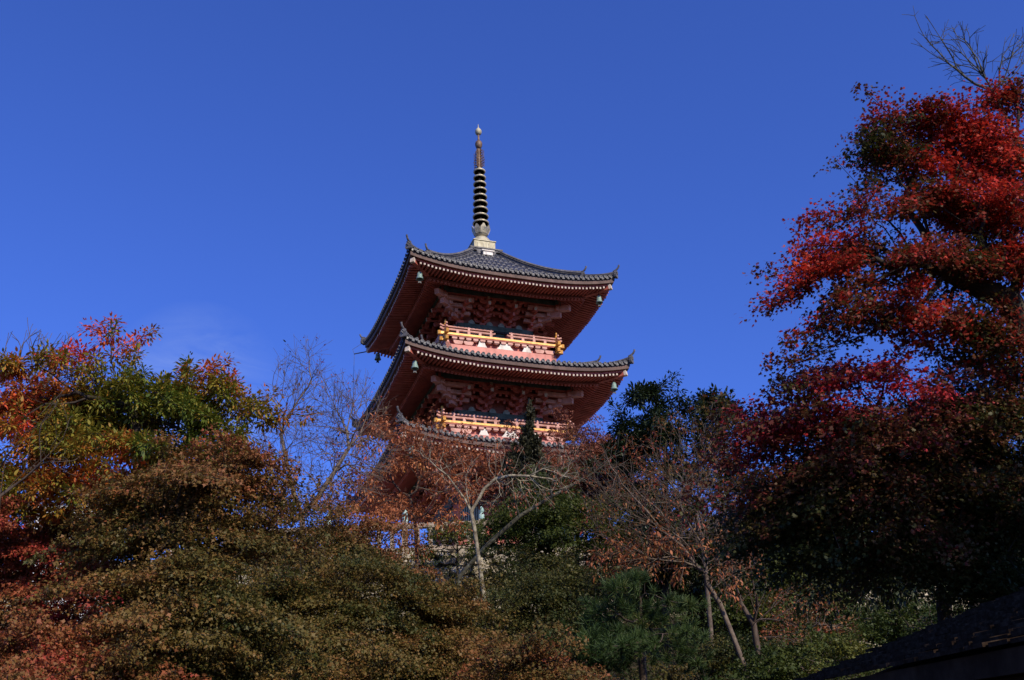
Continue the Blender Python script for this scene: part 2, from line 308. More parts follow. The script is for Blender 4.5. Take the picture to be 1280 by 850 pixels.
def make_roof(W, HT, z0, H, a, lift, wall, purl, purl_z):
    """W eave half width, HT half width at the top, z0 tile surface at mid eave, H rise"""
    def cl(u, d): return lift*min(1.12, abs(u)/W)**3.0
    def sf(u, d):
        t = (W-d)/(W-HT); tt = max(0.0, t); s = min(1.0, abs(u)/max(d, 1e-3))
        return z0 + H*(a*t+(1-a)*tt*tt) + lift*s**3.0*max(0.0, 1-t)**1.6
    ND, NU = 14, 28
    m = MB()
    for i in range(ND):
        d0, d1 = W-(W-HT)*i/ND, W-(W-HT)*(i+1)/ND
        for j in range(NU):
            s0, s1 = -1+2*j/NU, -1+2*(j+1)/NU
            q = [(s0*d0, d0), (s1*d0, d0), (s1*d1, d1), (s0*d1, d1)]
            m.add([(u, -d, sf(u, d)) for u, d in q], [(0, 1, 2, 3)])
    # flat eave tiles: lip under the edge
    for j in range(NU):
        s0, s1 = -1+2*j/NU, -1+2*(j+1)/NU
        a0, a1 = sf(s0*W, W), sf(s1*W, W)
        m.add([(s0*W, -W, a0), (s1*W, -W, a1), (s1*W, -W, a1-0.10), (s0*W, -W, a0-0.10), (s1*(W-0.12), -W+0.12, a1-0.105), (s0*(W-0.12), -W+0.12, a0-0.105)], [(0, 3, 2, 1), (3, 5, 4, 2)])
    # round tile rows
    sp = 0.25; n = int((W-0.1)/sp)
    trng = np.random.default_rng(int(W*100))
    for k in range(-n, n+1):
        u = k*sp+trng.normal()*0.008; dz0 = trng.normal()*0.006; dend = max(HT, abs(u)+0.04)
        if W-dend < 0.15: continue
        N = max(2, int((W-dend)/0.4)); ring = []
        for i in range(2*N):
            d = W+0.03-(W+0.03-dend)*((i+1)//2)/N; zc = sf(u, d)-0.012+dz0; rr = 0.078 if i % 2 == 0 else 0.064
            ring.append([(u+rr*math.cos(t), -d, zc+rr*math.sin(t)*1.05) for t in (0, math.pi/4, math.pi/2, 3*math.pi/4, math.pi)])
        vs = [p for r in ring for p in r]; fs = []
        for i in range(2*N-1):
            for j in range(4): fs.append((i*5+j, i*5+j+1, i*5+6+j, i*5+5+j))
        m.add(vs, fs)
        # round end disc, slightly proud, with a raised rim
        zc = sf(u, W)-0.005; nn = 10
        A = [(u+0.082*math.cos(2*math.pi*q/nn), -W-0.035, zc+0.082*math.sin(2*math.pi*q/nn)) for q in range(nn)]
        B = [(x, -W-0.075, z) for x, _, z in A]; C = [(u+(x-u)*0.68, -W-0.075, zc+(z-zc)*0.68) for x, _, z in A]; D = [(x, -W-0.055, z) for x, _, z in C]
        fs = []
        for q in range(nn):
            q2 = (q+1) % nn; fs += [(q, q2, nn+q2, nn+q), (nn+q, nn+q2, 2*nn+q2, 2*nn+q), (2*nn+q, 2*nn+q2, 3*nn+q2, 3*nn+q)]
        fs.append(tuple(3*nn+q for q in range(nn)))
        m.add(A+B+C+D, fs, 1)
        # curved lip of the flat tile between round ends
        if k < n:
            um = u+sp/2; pts = []
            for q in range(5):
                uu = um-0.075+0.15*q/4; dz = 0.028*math.sin(math.pi*q/4)
                zz = sf(uu, W)-0.03-dz; pts.append((uu, zz))
            m.add([(x, -W-0.02, z+0.02) for x, z in pts]+[(x, -W-0.02, z-0.075) for x, z in pts], [(q, 5+q, 6+q, 1+q) for q in range(4)], 1)
    m.rep4()
    roof = pb(m, 'roof', [M['tile'], M['tile_end']])
    E = z0-0.125                                        # top of the eave timber at mid eave
    def strip(d_in, d_out, top, bot, mat, name):
        """board following the lifted eave, one mesh round four sides"""
        b = MB(); NN = 28
        for j in range(NN):
            s0, s1 = -1+2*j/NN, -1+2*(j+1)/NN; q = []
            for s in (s0, s1):
                for d in (d_out, d_in):
                    u = s*d; l = cl(u*W/d if d > W*0.8 else u, d)
                    q += [(u, -d, E+l+bot), (u, -d, E+l+top)]
            # q: s0(out bot, out top, in bot, in top), s1(...)
            b.add(q, [(0, 4, 5, 1), (2, 3, 7, 6), (0, 2, 6, 4), (1, 5, 7, 3)])
        b.rep4(); return pb(b, name, mat, roof)
    strip(W-0.20, W-0.05, 0.0, -0.20, M['fascia'], 'fascia')
    strip(W-0.40, W-0.205, -0.02, -0.31, M['verm'], 'under_fascia')
    # rafters
    rs = 0.178; d_f0, d_f1 = W-0.13, W-1.22; d_b0 = W-1.12
    zf = E-0.375
    zb_end = zf-0.03+0.10
    n = int((W-0.55)/rs); pz = purl_z
    def base_z(d): # axis of base rafters as function of distance
        t = (d_b0-d)/(d_b0-purl); return (zf-0.07) + (pz-(zf-0.07))*t
    def fly_z(d):
        t = (d_f0-d)/(d_f0-d_f1); return zf + 0.16*t
    def rafters(Mx, k):
        b = MB(); c = MB()
        for j in range(-n, n+1):
            u = j*rs; l = cl(u, W)
            di = max(d_f1, abs(u)+0.05)
            if di < d_f0-0.05: jz = trng.normal()*0.007; b.beam((u, -di, fly_z(di)+l), (u, -d_f0+trng.normal()*0.012, zf+l+jz), 0.078, 0.088, 0, 1)
            di = max(wall, abs(u)+0.05)
            if di < d_b0-0.05: c.beam((u, -di, base_z(di)+l*0.9), (u, -d_b0, base_z(d_b0)+l*0.9), 0.095, 0.11, 0, 0)
        b.xform(Mx); c.xform(Mx)
        pb(b, 'flying_rafter_row', [M['verm'], M['tip']], roof); pb(c, 'base_rafter_row', M['verm'], roof)
    rot4(rafters)
    # soffit boards above the rafters
    b = MB(); NN = 24
    for (da, fa), (db, fb) in (((W-0.21, lambda d: fly_z(d)), (d_f1-0.05, lambda d: fly_z(d))), ((d_f1+0.05, base_z), (wall-0.05, base_z))):
        for j in range(NN):
            s0, s1 = -1+2*j/NN, -1+2*(j+1)/NN; q = []
            for s, d, f in ((s0, da, fa), (s1, da, fa), (s1, db, fb), (s0, db, fb)):
                u = s*d; q.append((u, -d, f(d)+0.062+cl(u, W)*0.95))
            b.add(q, [(0, 1, 2, 3)])
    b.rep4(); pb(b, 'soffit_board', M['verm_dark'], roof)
    strip_z = fly_z(d_f1)-E
    b = MB()
    for j in range(NN):
        s0, s1 = -1+2*j/NN, -1+2*(j+1)/NN; q = []
        for s in (s0, s1):
            for d in (d_b0+0.02, d_b0-0.10):
                u = s*d; z = base_z(d_b0)+cl(u, W)*0.9
                q += [(u, -d, z+0.055), (u, -d, z+0.155)]
        b.add(q, [(0, 4, 5, 1), (2, 3, 7, 6), (0, 2, 6, 4), (1, 5, 7, 3)])
    b.rep4(); pb(b, 'rafter_batten', M['verm_dark'], roof)
    # hip rafters with pale metal tips
    for k in range(4):
        b = MB(); c = MB(); Mx = Matrix.Rotation(k*math.pi/2, 4, 'Z')
        p_in = Vector((-wall, -wall, base_z(wall)-0.02)); dm = d_b0-0.05; p_m = Vector((-dm, -dm, base_z(d_b0)-0.05+lift*0.72)); do = W-0.16; p_o = Vector((-do, -do, zf-0.02+lift*0.98))
        b.beam(p_in, p_m, 0.2, 0.26); b.beam(p_m+Vector((0.25, 0.25, 0.12)), p_o, 0.19, 0.22); b.xform(Mx)
        hr = pb(b, 'hip_rafter', M['verm'], roof)
        dv = (p_o-p_m).normalized()
        c.beam(p_o-dv*0.10, p_o+dv*0.02, 0.20, 0.23); c.xform(Mx); pb(c, 'tip_plate', M['tip'], hr)
    # hip ridges and their ornaments
    for k in range(4):
        Mx = Matrix.Rotation(k*math.pi/2, 4, 'Z')
        def hip(d, up=0.0): return Vector((-d, -d, sf(d, d)+up))
        def ridge(d0, d1, wd, h, curl):
            b = MB(); N = 12; q = []
            for i in range(N+1):
                t = i/N; d = d0+(d1-d0)*t; p = hip(d); hh = h*(1+curl*t**4)
                for sx, zz in ((-wd/2, -0.1), (-wd/2, hh*0.72), (-wd*0.30, hh), (wd*0.30, hh), (wd/2, hh*0.72), (wd/2, -0.1)):
                    s2 = sx*0.7071; q.append((p.x+s2, p.y-s2, p.z+zz))
            fs = []
            for i in range(N):
                for j in range(5): fs.append((i*6+j, i*6+j+1, i*6+7+j, i*6+6+j))
            fs += [tuple(range(5, -1, -1)), tuple(N*6+j for j in range(6))]
            b.add(q, fs)
            # projecting course lines along the ridge
            for zz, ww in ((h*0.28, wd/2+0.025), (h*0.62, wd/2+0.03)):
                for sg in (-1, 1):
                    pts = []
                    for i in range(N+1):
                        d = d0+(d1-d0)*i/N; p = hip(d); o2 = sg*ww*0.7071; pts.append((p.x+o2, p.y-o2, p.z+zz))
                    b.tube(pts, 0.022, 4)
            return b
        def ornament(d, s):
            b = MB(); p = hip(d); dr = Vector((-0.7071, -0.7071, 0)); sd_ = Vector((0.7071, -0.7071, 0)); z = Vector((0, 0, 1))
            # demon-face end tile: stepped, shouldered plate
            poly = [(-0.20, -0.12), (-0.25, 0.02), (-0.20, 0.08), (-0.21, 0.20), (-0.13, 0.30), (-0.15, 0.38), (-0.06, 0.42), (0.06, 0.42), (0.15, 0.38), (0.13, 0.30), (0.21, 0.20), (0.20, 0.08), (0.25, 0.02), (0.20, -0.12)]
            b.prism([(x*s, y*s) for x, y in poly], sd_, z, dr, p-dr*0.02, 0.10)
            for x, y, r in ((-0.08, 0.2, 0.035), (0.08, 0.2, 0.035), (0, 0.12, 0.05), (0, 0.28, 0.04)):
                b.lathe([(r*s, -0.02), (r*s, 0.03), (r*0.4*s, 0.05)], 6, tuple(p+sd_*x*s+z*y*s+dr*0.1))
            # upswept horn (toribusuma)
            pts = [p+z*0.36*s-dr*0.10, p+z*0.42*s+dr*0.05, p+z*0.52*s+dr*0.15, p+z*0.66*s+dr*0.21, p+z*0.74*s+dr*0.22]
            b.tube(pts, [0.065*s, 0.07*s, 0.066*s, 0.06*s, 0.066*s], 7)
            return b
        dA = W-1.15
        b = ridge(HT-0.02, dA, 0.20, 0.26, 0.25); b.xform(Mx); r1 = pb(b, 'hip_ridge', M['ridge'], roof)
        b = ornament(dA, 0.72); b.xform(Mx); pb(b, 'ridge_ornament', M['ridge'], roof)
        b = ridge(dA-0.05, W+0.02, 0.16, 0.15, 0.6); b.xform(Mx); r2 = pb(b, 'hip_ridge', M['ridge'], roof)
        b = ornament(W+0.03, 0.72); b.xform(Mx); pb(b, 'ridge_ornament', M['ridge'], roof)
    return roof, dict(zf=zf, lift=lift, W=W, E=E, fly=fly_z)

def bracket_set(kind, wall, zw, step, dz):
    """three-stepped bracket cluster, outward = -y (corner: outward = -x,-y)"""
    b = MB()
    def block(c, s=1.0): b.box(c, (0.19*s, 0.19*s, 0.085*s)); b.box((c[0], c[1], c[2]-0.08*s), (0.19*s, 0.19*s, 0.075*s), taper=0.68)
    def arm_x(c, ln, ax=(1, 0, 0)):
        poly = [(-ln/2, 0.07), (-ln/2, -0.01), (-ln/2*0.62, -0.085), (ln/2*0.62, -0.085), (ln/2, -0.01), (ln/2, 0.07)]
        ay = Vector((0, 0, 1)); az = Vector(ax).cross(ay); b.prism(poly, ax, ay, az, Vector(c)-az*0.065, 0.13)
    if kind == 'mid':
        block((0, -wall, zw+0.04), 1.5)
        for j in range(3):
            o = wall+step*(j+1); z = zw+0.2+dz*j
            b.beam((0, -wall+0.1, z), (0, -o-0.10, z), 0.13, 0.15, ends=True)
            for oo in ([wall] if j == 0 else [])+[o]:
                arm_x((0, -oo, z+0.17 if oo == o else z), 0.74)
                for x in (-0.3, 0, 0.3): block((x, -oo, (z+0.17 if oo == o else z)+0.15))
        z2 = zw+0.2+dz*2
        b.beam((0, -wall, z2+0.25), (0, -wall-step*3-0.32, z2-0.02), 0.13, 0.17, 0, 1)
        b.beam((0, -wall, z2-0.02), (0, -wall-step*2-0.28, z2-0.25), 0.12, 0.15, 0, 0)
        b.beam((0, -wall-step*3-0.02, z2+0.32), (0, -wall-step*3-0.20, z2+0.32), 0.12, 0.13, 0, 1)
    else:
        block((-wall, -wall, zw+0.04), 1.6)
        dg = Vector((-0.7071, -0.7071, 0)); c0 = Vector((-wall, -wall, 0))
        for j in range(3):
            st = step*(j+1); z = zw+0.2+dz*j
            b.beam(c0+Vector((0, 0, z)), c0+dg*(st*1.414+0.2)+Vector((0, 0, z)), 0.17, 0.19, 2, 2)
            for ax, ay in ((-1, 0), (0, -1)):
                # arms running along each face and crossing beyond the corner
                p = Vector((-wall-(0 if ax else st), -wall-(0 if ay else st), z+0.17)) if False else None
                o = c0+Vector((0, -st, z+0.17)) if ay else c0+Vector((-st, 0, z+0.17))
                if ay: b.beam(o+Vector((0.40, 0, 0)), o+Vector((-st-0.28, 0, 0)), 0.17, 0.18, 2, 2); arm_x(o+Vector((0.0, 0, 0.001)), 0.72)
                else: b.beam(o+Vector((0, 0.40, 0)), o+Vector((0, -st-0.28, 0)), 0.17, 0.18, 2, 2)
                b.beam(c0+Vector((0, 0, z)), c0+Vector((ax*(st+0.1), ay*(st+0.1), z)), 0.13, 0.15)
            pc = c0+Vector((-st, -st, z+0.32)); block(tuple(pc), 1.15)
            block(tuple(c0+Vector((0, -st, z+0.32)))); block(tuple(c0+Vector((-st, 0, z+0.32))))
        z2 = zw+0.2+dz*2
        b.beam(c0+Vector((0, 0, z2+0.42)), c0+dg*(step*3*1.414+0.75)+Vector((0, 0, z2+0.12)), 0.22, 0.27, 2, 2)
        b.beam(c0+Vector((0, 0, z2+0.1)), c0+dg*(step*3*1.414+0.25)+Vector((0, 0, z2-0.12)), 0.2, 0.25, 2, 2)
        pv = c0+dg*(step*3*1.414+0.1); b.beam(pv+Vector((0, 0, z2+0.2)), pv+Vector((0, 0, z2+0.62)), 0.2, 0.2, up=(0, 1, 0))
    return b

def storey(wall, z_bot, z_band, purl, pz, bays, lowest=False):
    """walls, columns, band, brackets and eave purlin; z_band = underside of the painted band"""
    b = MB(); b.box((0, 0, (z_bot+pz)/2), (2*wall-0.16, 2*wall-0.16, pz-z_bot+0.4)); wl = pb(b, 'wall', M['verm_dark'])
    cols = [-wall+0.02, -bays, bays, wall-0.02]
    def one(Mx, k):
        for x in cols[:3]:
            c = MB(); c.lathe([(0.15, z_bot), (0.15, z_band+0.28), (0.12, z_band+0.33)], 12, (x, -wall+0.02, 0)); c.xform(Mx); pb(c, 'column', M['verm'], wl, smooth=True)
        # lattice windows in the side bays, plank door in the middle
        for sg in (-1, 1):
            c = MB(); xc = sg*(wall+bays)/2; ww = (wall-bays)-0.34; zt = z_band-0.02; zb = max(z_bot+0.05, z_band-1.5)
            c.box((xc, -wall+0.05, (zt+zb)/2), (ww, 0.05, zt-zb), mi=1)
            nb = max(4, int(ww/0.09))
            for i in range(nb+1): c.box((xc-ww/2+ww*i/nb, -wall+0.01, (zt+zb)/2), (0.045, 0.05, zt-zb))
            c.xform(Mx); pb(c, 'lattice_window', [M['teal_pale'], M['teal']], wl)
        c = MB(); ww = 2*bays-0.34; zt = z_band-0.02
        for sg in (-1, 1):
            c.box((sg*ww/4, -wall+0.03, (zt+z_bot+0.06)/2), (ww/2-0.03, 0.06, zt-z_bot-0.06))
            for zz in (z_bot+0.2, (zt+z_bot)/2, zt-0.12): c.box((sg*ww/4, -wall-0.02, zz), (ww/2-0.06, 0.05, 0.1), mi=1)
        c.xform(Mx); pb(c, 'door', [M['verm'], M['gold']] if lowest else [M['teal_pale'], M['teal']], wl)
        # frog-leg struts with rounded shoulders on the band
        for xc in ((cols[0]+cols[1])/2, -bays*0.45, bays*0.45, (cols[2]+cols[3])/2):
            c = MB(); poly = [(-0.17, 0), (-0.15, 0.1), (-0.10, 0.18), (-0.03, 0.215), (0.03, 0.215), (0.10, 0.18), (0.15, 0.1), (0.17, 0)]
            c.prism(poly, (1, 0, 0), (0, 0, 1), (0, -1, 0), (xc, -wall-0.03, z_band+0.262), 0.09); c.xform(Mx); pb(c, 'strut', M['teal_pale'], wl)
    rot4(one)
    b = MB(); o = wall+0.15
    b.box((0, -o+0.07, z_band+0.13), (2*o, 0.14, 0.26)); b.box((0, -o+0.05, z_band-0.05), (2*o-0.1, 0.08, 0.06), mi=1); b.rep4(); pb(b, 'painted_band', [M['teal'], M['dark_metal']], wl)
    step = (purl-wall)/3.0; zw = z_band+0.27; dz = (pz-0.30-0.60-zw)/2
    src = {}
    for kind in ('mid', 'corner'): src[kind] = bracket_set(kind, wall, zw, step, dz)
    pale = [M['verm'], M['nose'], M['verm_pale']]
    first = {}
    def place(kind, x, k):
        key = (kind, x)
        if key not in first:
            b = MB(); s = src[kind]; b.v = list(s.v); b.f = s.f; b.m = s.m; b.n = s.n; b.xform(Matrix.Translation((x, 0, 0)))
            first[key] = pb(b, 'bracket_set', pale); o = first[key]
        else:
            o = first[key].copy(); COL.objects.link(o)
        o.parent = pag; o.rotation_euler = (0, 0, k*math.pi/2)
    for k in range(4):
        place('corner', 0.0, k)
        for x in (-bays, bays): place('mid', x, k)
    # second row of noses: intermediate tail-rafter clusters near the corners
    def inter(Mx, k):
        for x in (-wall+0.12, wall-0.12):
            c = MB(); z2 = zw+0.2+dz*2
            c.beam((x, -wall, z2+0.25), (x, -wall-step*3-0.32, z2-0.02), 0.13, 0.17, 0, 1); c.xform(Mx); pb(c, 'tail_rafter', pale)
    rot4(inter)
    for j in range(3):
        o = wall+step*(j+1); z = zw+0.2+dz*j+0.40
        b = MB(); b.box((0, -o, z), (2*o+0.3, 0.10, 0.13))
        # small blind panels hang between tie beam and arms
        nn = int(2*o/0.30)
        for i in range(nn+1):
            b.box((-o+2*o*i/nn, -o, z-0.13), (0.11, 0.08, 0.13))
        b.rep4(); pb(b, 'tie_beam', M['verm'])
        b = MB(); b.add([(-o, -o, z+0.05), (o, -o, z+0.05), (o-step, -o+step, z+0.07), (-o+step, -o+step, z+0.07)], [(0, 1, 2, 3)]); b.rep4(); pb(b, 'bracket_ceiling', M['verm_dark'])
    b = MB(); b.box((0, -purl, pz-0.17), (2*purl+0.5, 0.17, 0.22)); b.rep4(); pb(b, 'eave_purlin', M['teal'])

def balcony(h, z):
    """h half width, z underside of base beam"""
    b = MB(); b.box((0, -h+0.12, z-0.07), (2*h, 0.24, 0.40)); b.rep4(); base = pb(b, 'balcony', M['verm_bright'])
    b = MB(); b.box((0, 0, z+0.31), (2*h-0.36, 2*h-0.36, 0.38)); pb(b, 'core', M['verm'], base)
    def side(Mx, k):
        # lower course: long pillow blocks with dark gaps; upper course: short blocks
        b = MB(); zz = z+0.27; x = -h+0.34
        xs_f = (-h*0.36, 0.06*h, h*0.46)
        while x < h-0.5:
            ln = 0.50
            if not any(abs(x+ln/2-q) < (0.45 if i != 1 else 0.6) for i, q in enumerate(xs_f)):
                b.prism([(x+0.02, 0.09), (x+0.02, 0.0), (x+0.09, -0.10), (x+ln-0.09, -0.10), (x+ln-0.02, 0.0), (x+ln-0.02, 0.09)], (1, 0, 0), (0, 0, 1), (0, -1, 0), (0, -h+0.16, zz), 0.15)
            x += ln
        nb = int(2*(h-0.25)/0.34)
        for i in range(nb):
            xx = -h+0.30+i*0.34
            b.box((xx+0.10, -h+0.04, z+0.455), (0.24, 0.18, 0.10)); b.box((xx+0.10, -h+0.05, z+0.388), (0.15, 0.14, 0.035))
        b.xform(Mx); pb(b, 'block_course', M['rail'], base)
        for i, q in enumerate(xs_f):
            s = 1.55 if i == 1 else 0.9; c = MB()
            c.prism([(-0.27*s, 0), (-0.18*s, 0.14), (-0.13*s, 0.31), (0.13*s, 0.31), (0.18*s, 0.14), (0.27*s, 0)], (1, 0, 0), (0, 0, 1), (0, -1, 0), (q, -h+0.15, z+0.14), 0.145)
            c.xform(Mx); pb(c, 'frog_leg_strut', M['white'], base)
        # railing
        yy = -h-0.04
        c = MB(); c.beam((-h-0.28, yy, z+0.62), (h+0.28, yy, z+0.62), 0.11, 0.10); c.xform(Mx); pb(c, 'gilded_rail', M['gold'], base)
        c = MB(); c.box((0, -h+0.1, z+0.535), (2*h+0.1, 0.34, 0.045)); c.xform(Mx); pb(c, 'floor_edge', M['verm'], base)
        c = MB(); gap0, gap1 = -0.42, 0.36
        for xa, xb in ((-h-0.3, gap0), (gap1, h+0.3)):
            # rails sweep up where they cross beyond the corner
            so_ = -1 if xa < gap0 else 1
            xo = xa if so_ < 0 else xb; xi = xb if so_ < 0 else xa
            c.tube([(xi, yy, z+0.84), (so_*h, yy, z+0.84), (so_*(h+0.16), yy, z+0.85), (xo, yy, z+0.91)], 0.055, 6)
            c.tube([(xi-so_*(-0.0), yy, z+0.99), (so_*h, yy, z+0.99), (so_*(h+0.16), yy, z+1.005), (xo, yy, z+1.07)], 0.042, 6)
            c.tube([(xi, yy, z+0.84), (xi-so_*0.10, yy, z+0.885)], 0.042, 6)
            ln = abs(so_*h-xi); nn = max(3, round(ln/0.55))
            for i in range(nn):
                x = xi+so_*(0.12+(ln-0.12)*i/nn); tall = (i % 2 == 0)
                c.box((x, yy, z+0.74), (0.13, 0.10, 0.14))
                if tall: c.box((x, yy, z+0.915), (0.10, 0.085, 0.10)); c.box((x, yy, z+1.03), (0.06, 0.06, 0.05))
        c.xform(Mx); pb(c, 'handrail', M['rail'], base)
        c = MB(); cp = (-h-0.04, -h-0.04)
        c.lathe([(0.085, z+0.24), (0.085, z+0.3), (0.07, z+0.31), (0.07, z+0.5), (0.1, z+0.52), (0.1, z+0.70), (0.07, z+0.72), (0.07, z+0.80), (0.09, z+0.82), (0.09, z+0.87), (0.065, z+0.9), (0.065, z+1.02), (0.08, z+1.04), (0.08, z+1.1), (0.035, z+1.12), (0.03, z+1.17), (0.065, z+1.22), (0.05, z+1.29), (0.01, z+1.35)], 10, (cp[0], cp[1], 0))
        c.xform(Mx); post = pb(c, 'corner_post', M['gold'], base, smooth=True)
        c = MB()
        for zz, e in ((0.62, 0.30), (0.31, 0.22)):
            for dx, dy in ((-1, 0), (0, -1)):
                p = Vector((cp[0], cp[1], z+zz)); q = p+Vector((dx*e, dy*e, 0)); c.lathe([(0.09, -0.09), (0.09, 0.09)], 8, tuple(q)); c.beam(p, q, 0.12, 0.13)
        c.xform(Mx); pb(c, 'rail_end_cap', M['gold'], post)
    rot4(side)
M['rail'] = surf('sunlit_rail_vermilion', [(0.52, 0.24, 0.17), (0.62, 0.32, 0.24), (0.68, 0.40, 0.31)], 4.0, 0.6)  # paler vermilion: sunlight on rails and blocks put into the colour
M['verm_bright'] = surf('sunlit_vermilion', [(0.50, 0.16, 0.11), (0.60, 0.205, 0.15), (0.64, 0.26, 0.19)], 3.0, 0.5)  # lighter copy of the vermilion, sunlit brightness painted into the balcony beam

# top, middle and lowest storeys
E0 = 26.62
roofA, infoA = make_roof(5.0, 0.66, E0, 3.5, 0.50, 0.47, 1.75, 2.78, 26.42+0.22)
storey(1.75, 23.6, 25.02, 2.78, 26.42+0.16, 0.66)
balcony(2.70, 23.55)
roofB, infoB = make_roof(5.27, 2.4, E0-4.58, 1.17, 0.62, 0.47, 1.95, 3.02, 21.86+0.22)
storey(1.95, 19.15, 20.44, 3.02, 21.86+0.16, 0.74)
balcony(2.95, 19.08)
roofC, infoC = make_roof(5.44, 2.65, E0-8.56, 0.78, 0.62, 0.47, 2.15, 3.22, 17.88+0.22)
storey(2.15, TERR+0.5, 16.28, 3.22, 17.88+0.16, 0.80, lowest=True)
b = MB(); b.box((0, 0, TERR+0.17), (8.4, 8.4, 0.36)); b.box((0, 0, TERR+0.42), (7.6, 7.6, 0.16)); pb(b, 'stone_base', M['stone_post'])

# ------------------------------------------------------------------ spire
sp = MB(); sp.lathe([(0.09, 29.9), (0.065, 33.0), (0.06, 35.5), (0.06, 37.2), (0.05, 38.3)], 10); spire = pb(sp, 'spire', M['bronze_brown'], smooth=True)
b = MB(); b.box((0, 0, 30.05), (1.62, 1.62, 0.34)); b.box((0, 0, 30.24), (1.72, 1.72, 0.07))
for k in range(4):
    Mx = Matrix.Rotation(k*math.pi/2, 3, 'Z')
    for x in (-0.62, -0.2, 0.2, 0.62): b.lathe([(0.12, 0), (0.12, 0.04), (0.07, 0.07)], 8, tuple(Mx @ Vector((x, -0.83, 30.03))))
pb(b, 'crown_tile_course', M['ridge'], spire)
b = MB(); b.box((0, -0.98, 29.84), (0.5, 0.16, 0.20)); b.box((0, -1.02, 29.97), (0.66, 0.2, 0.05)); b.box((0, -1.05, 29.80), (0.22, 0.1, 0.16)); pb(b, 'inscribed_plate', M['white'], spire)
b = MB(); b.box((0, 0, 30.56), (1.14, 1.14, 0.56)); b.box((0, 0, 30.86), (1.22, 1.22, 0.07)); b.box((0, 0, 30.31), (1.2, 1.2, 0.06))
for k in range(4):
    Mx = Matrix.Rotation(k*math.pi/2, 3, 'Z')
    for x in (-0.3, 0, 0.3):
        c = Mx @ Vector((x, -0.575, 30.56)); b.box(tuple(c), (0.2, 0.03, 0.3), Mx)
pb(b, 'base_box', M['bronze_pale'], spire, bevel=0.015)
b = MB(); b.lathe([(0.50, 30.9), (0.50, 31.0), (0.46, 31.14), (0.36, 31.27), (0.26, 31.33), (0.2, 31.38)], 18); pb(b, 'bowl', M['bronze_pale'], spire, smooth=True)
b = MB(); b.lathe([(0.22, 31.38), (0.30, 31.45), (0.38, 31.58), (0.41, 31.72), (0.36, 31.74), (0.2, 31.62)], 18)
for k in range(8):
    a = k*math.pi/4; er = Vector((math.cos(a), math.sin(a), 0)); et = Vector((-math.sin(a), math.cos(a), 0))
    for (r0, z0_, r1, z1_) in ((0.34, 31.50, 0.50, 31.98),):
        q = [er*r0+Vector((0, 0, z0_))+et*-0.13, er*r0+Vector((0, 0, z0_))+et*0.13, er*0.45+Vector((0, 0, 31.78))+et*0.16, er*r1+Vector((0, 0, z1_))+et*0.03, er*r1+Vector((0, 0, z1_))-et*0.03, er*0.45+Vector((0, 0, 31.78))-et*0.16]
        q2 = [p-er*0.03 for p in q]; b.add(q+q2, [(0, 1, 2, 5), (5, 2, 3, 4), (7, 6, 11, 8), (8, 11, 10, 9)]+[(i, (i+1) % 6, 6+(i+1) % 6, 6+i)[::-1] for i in range(6)])
pb(b, 'petal_collar', M['bronze'], spire)
for i in range(9):
    z = 32.22+i*0.408; r = 0.40-0.0135*i
    b = MB(); b.lathe([(r-0.035, z-0.028), (r+0.015, z-0.05), (r+0.035, z-0.02), (r+0.035, z+0.03), (r+0.015, z+0.045), (r-0.035, z+0.028), (r-0.035, z-0.028)], 22)
    for k in range(6):
        a = k*math.pi/3+0.2; er = Vector((math.cos(a), math.sin(a), 0)); b.beam(er*0.06+Vector((0, 0, z)), er*(r-0.02)+Vector((0, 0, z)), 0.028, 0.03)
    ring = pb(b, 'ring', M['bronze'], spire, smooth=False)
    b = MB(); b.lathe([(0.07, z+0.05), (0.105, z+0.10), (0.115, z+0.16), (0.10, z+0.22), (0.07, z+0.27)], 12)
    pb(b, 'hub', M['bronze_pale'], spire, smooth=True)
# flame-shaped openwork vanes
b = MB()
for k in range(4):
    a = k*math.pi/2+math.pi/4; er = Vector((math.cos(a), math.sin(a), 0))
    for j in range(7):
        z = 35.75+j*0.17; ro = 0.26+0.08*math.sin(j*0.9)
        b.beam(er*0.06+Vector((0, 0, z-0.03)), er*ro+Vector((0, 0, z+0.10)), 0.02, 0.045)
    for r in (0.13, 0.21, 0.29):
        b.beam(er*r+Vector((0, 0, 35.72)), er*r+Vector((0, 0, 36.95-(r-0.13)*1.1)), 0.02, 0.028, up=tuple(er))
    b.box(tuple(er*0.08+Vector((0, 0, 36.35))), (0.09, 0.02, 1.25), Matrix.Rotation(a, 3, 'Z'))
pb(b, 'flame_vane', M['bronze_brown'], spire)
b = MB(); b.lathe([(0.07, 36.98), (0.14, 37.05), (0.19, 37.18), (0.20, 37.3), (0.17, 37.42), (0.1, 37.5), (0.06, 37.55)], 14); pb(b, 'lower_ball', M['bronze_brown'], spire, smooth=True)
b = MB(); b.lathe([(0.07, 37.9), (0.15, 37.97), (0.185, 38.08), (0.17, 38.2), (0.1, 38.3), (0.03, 38.4), (0.012, 38.62)], 14); pb(b, 'jewel', M['bronze_pale'], spire, smooth=True)

# lightning conductor at the far left corner of the top roof
b = MB(); W_ = 5.0
p0 = Vector((-W_+0.4, W_-0.25, 26.55)); b.tube([p0, p0+Vector((-0.9, 0.35, -0.15))], 0.03, 5); e = p0+Vector((-0.88, 0.34, -0.15))
b.tube([(-W_, W_, 27.1), tuple(e+Vector((-0.1, 0, 0.25))), tuple(e), tuple(e+Vector((0, 0, -4))), tuple(e+Vector((0.1, 0, -9)))], 0.012, 4)
pb(b, 'lightning_cable', M['dark_metal'])

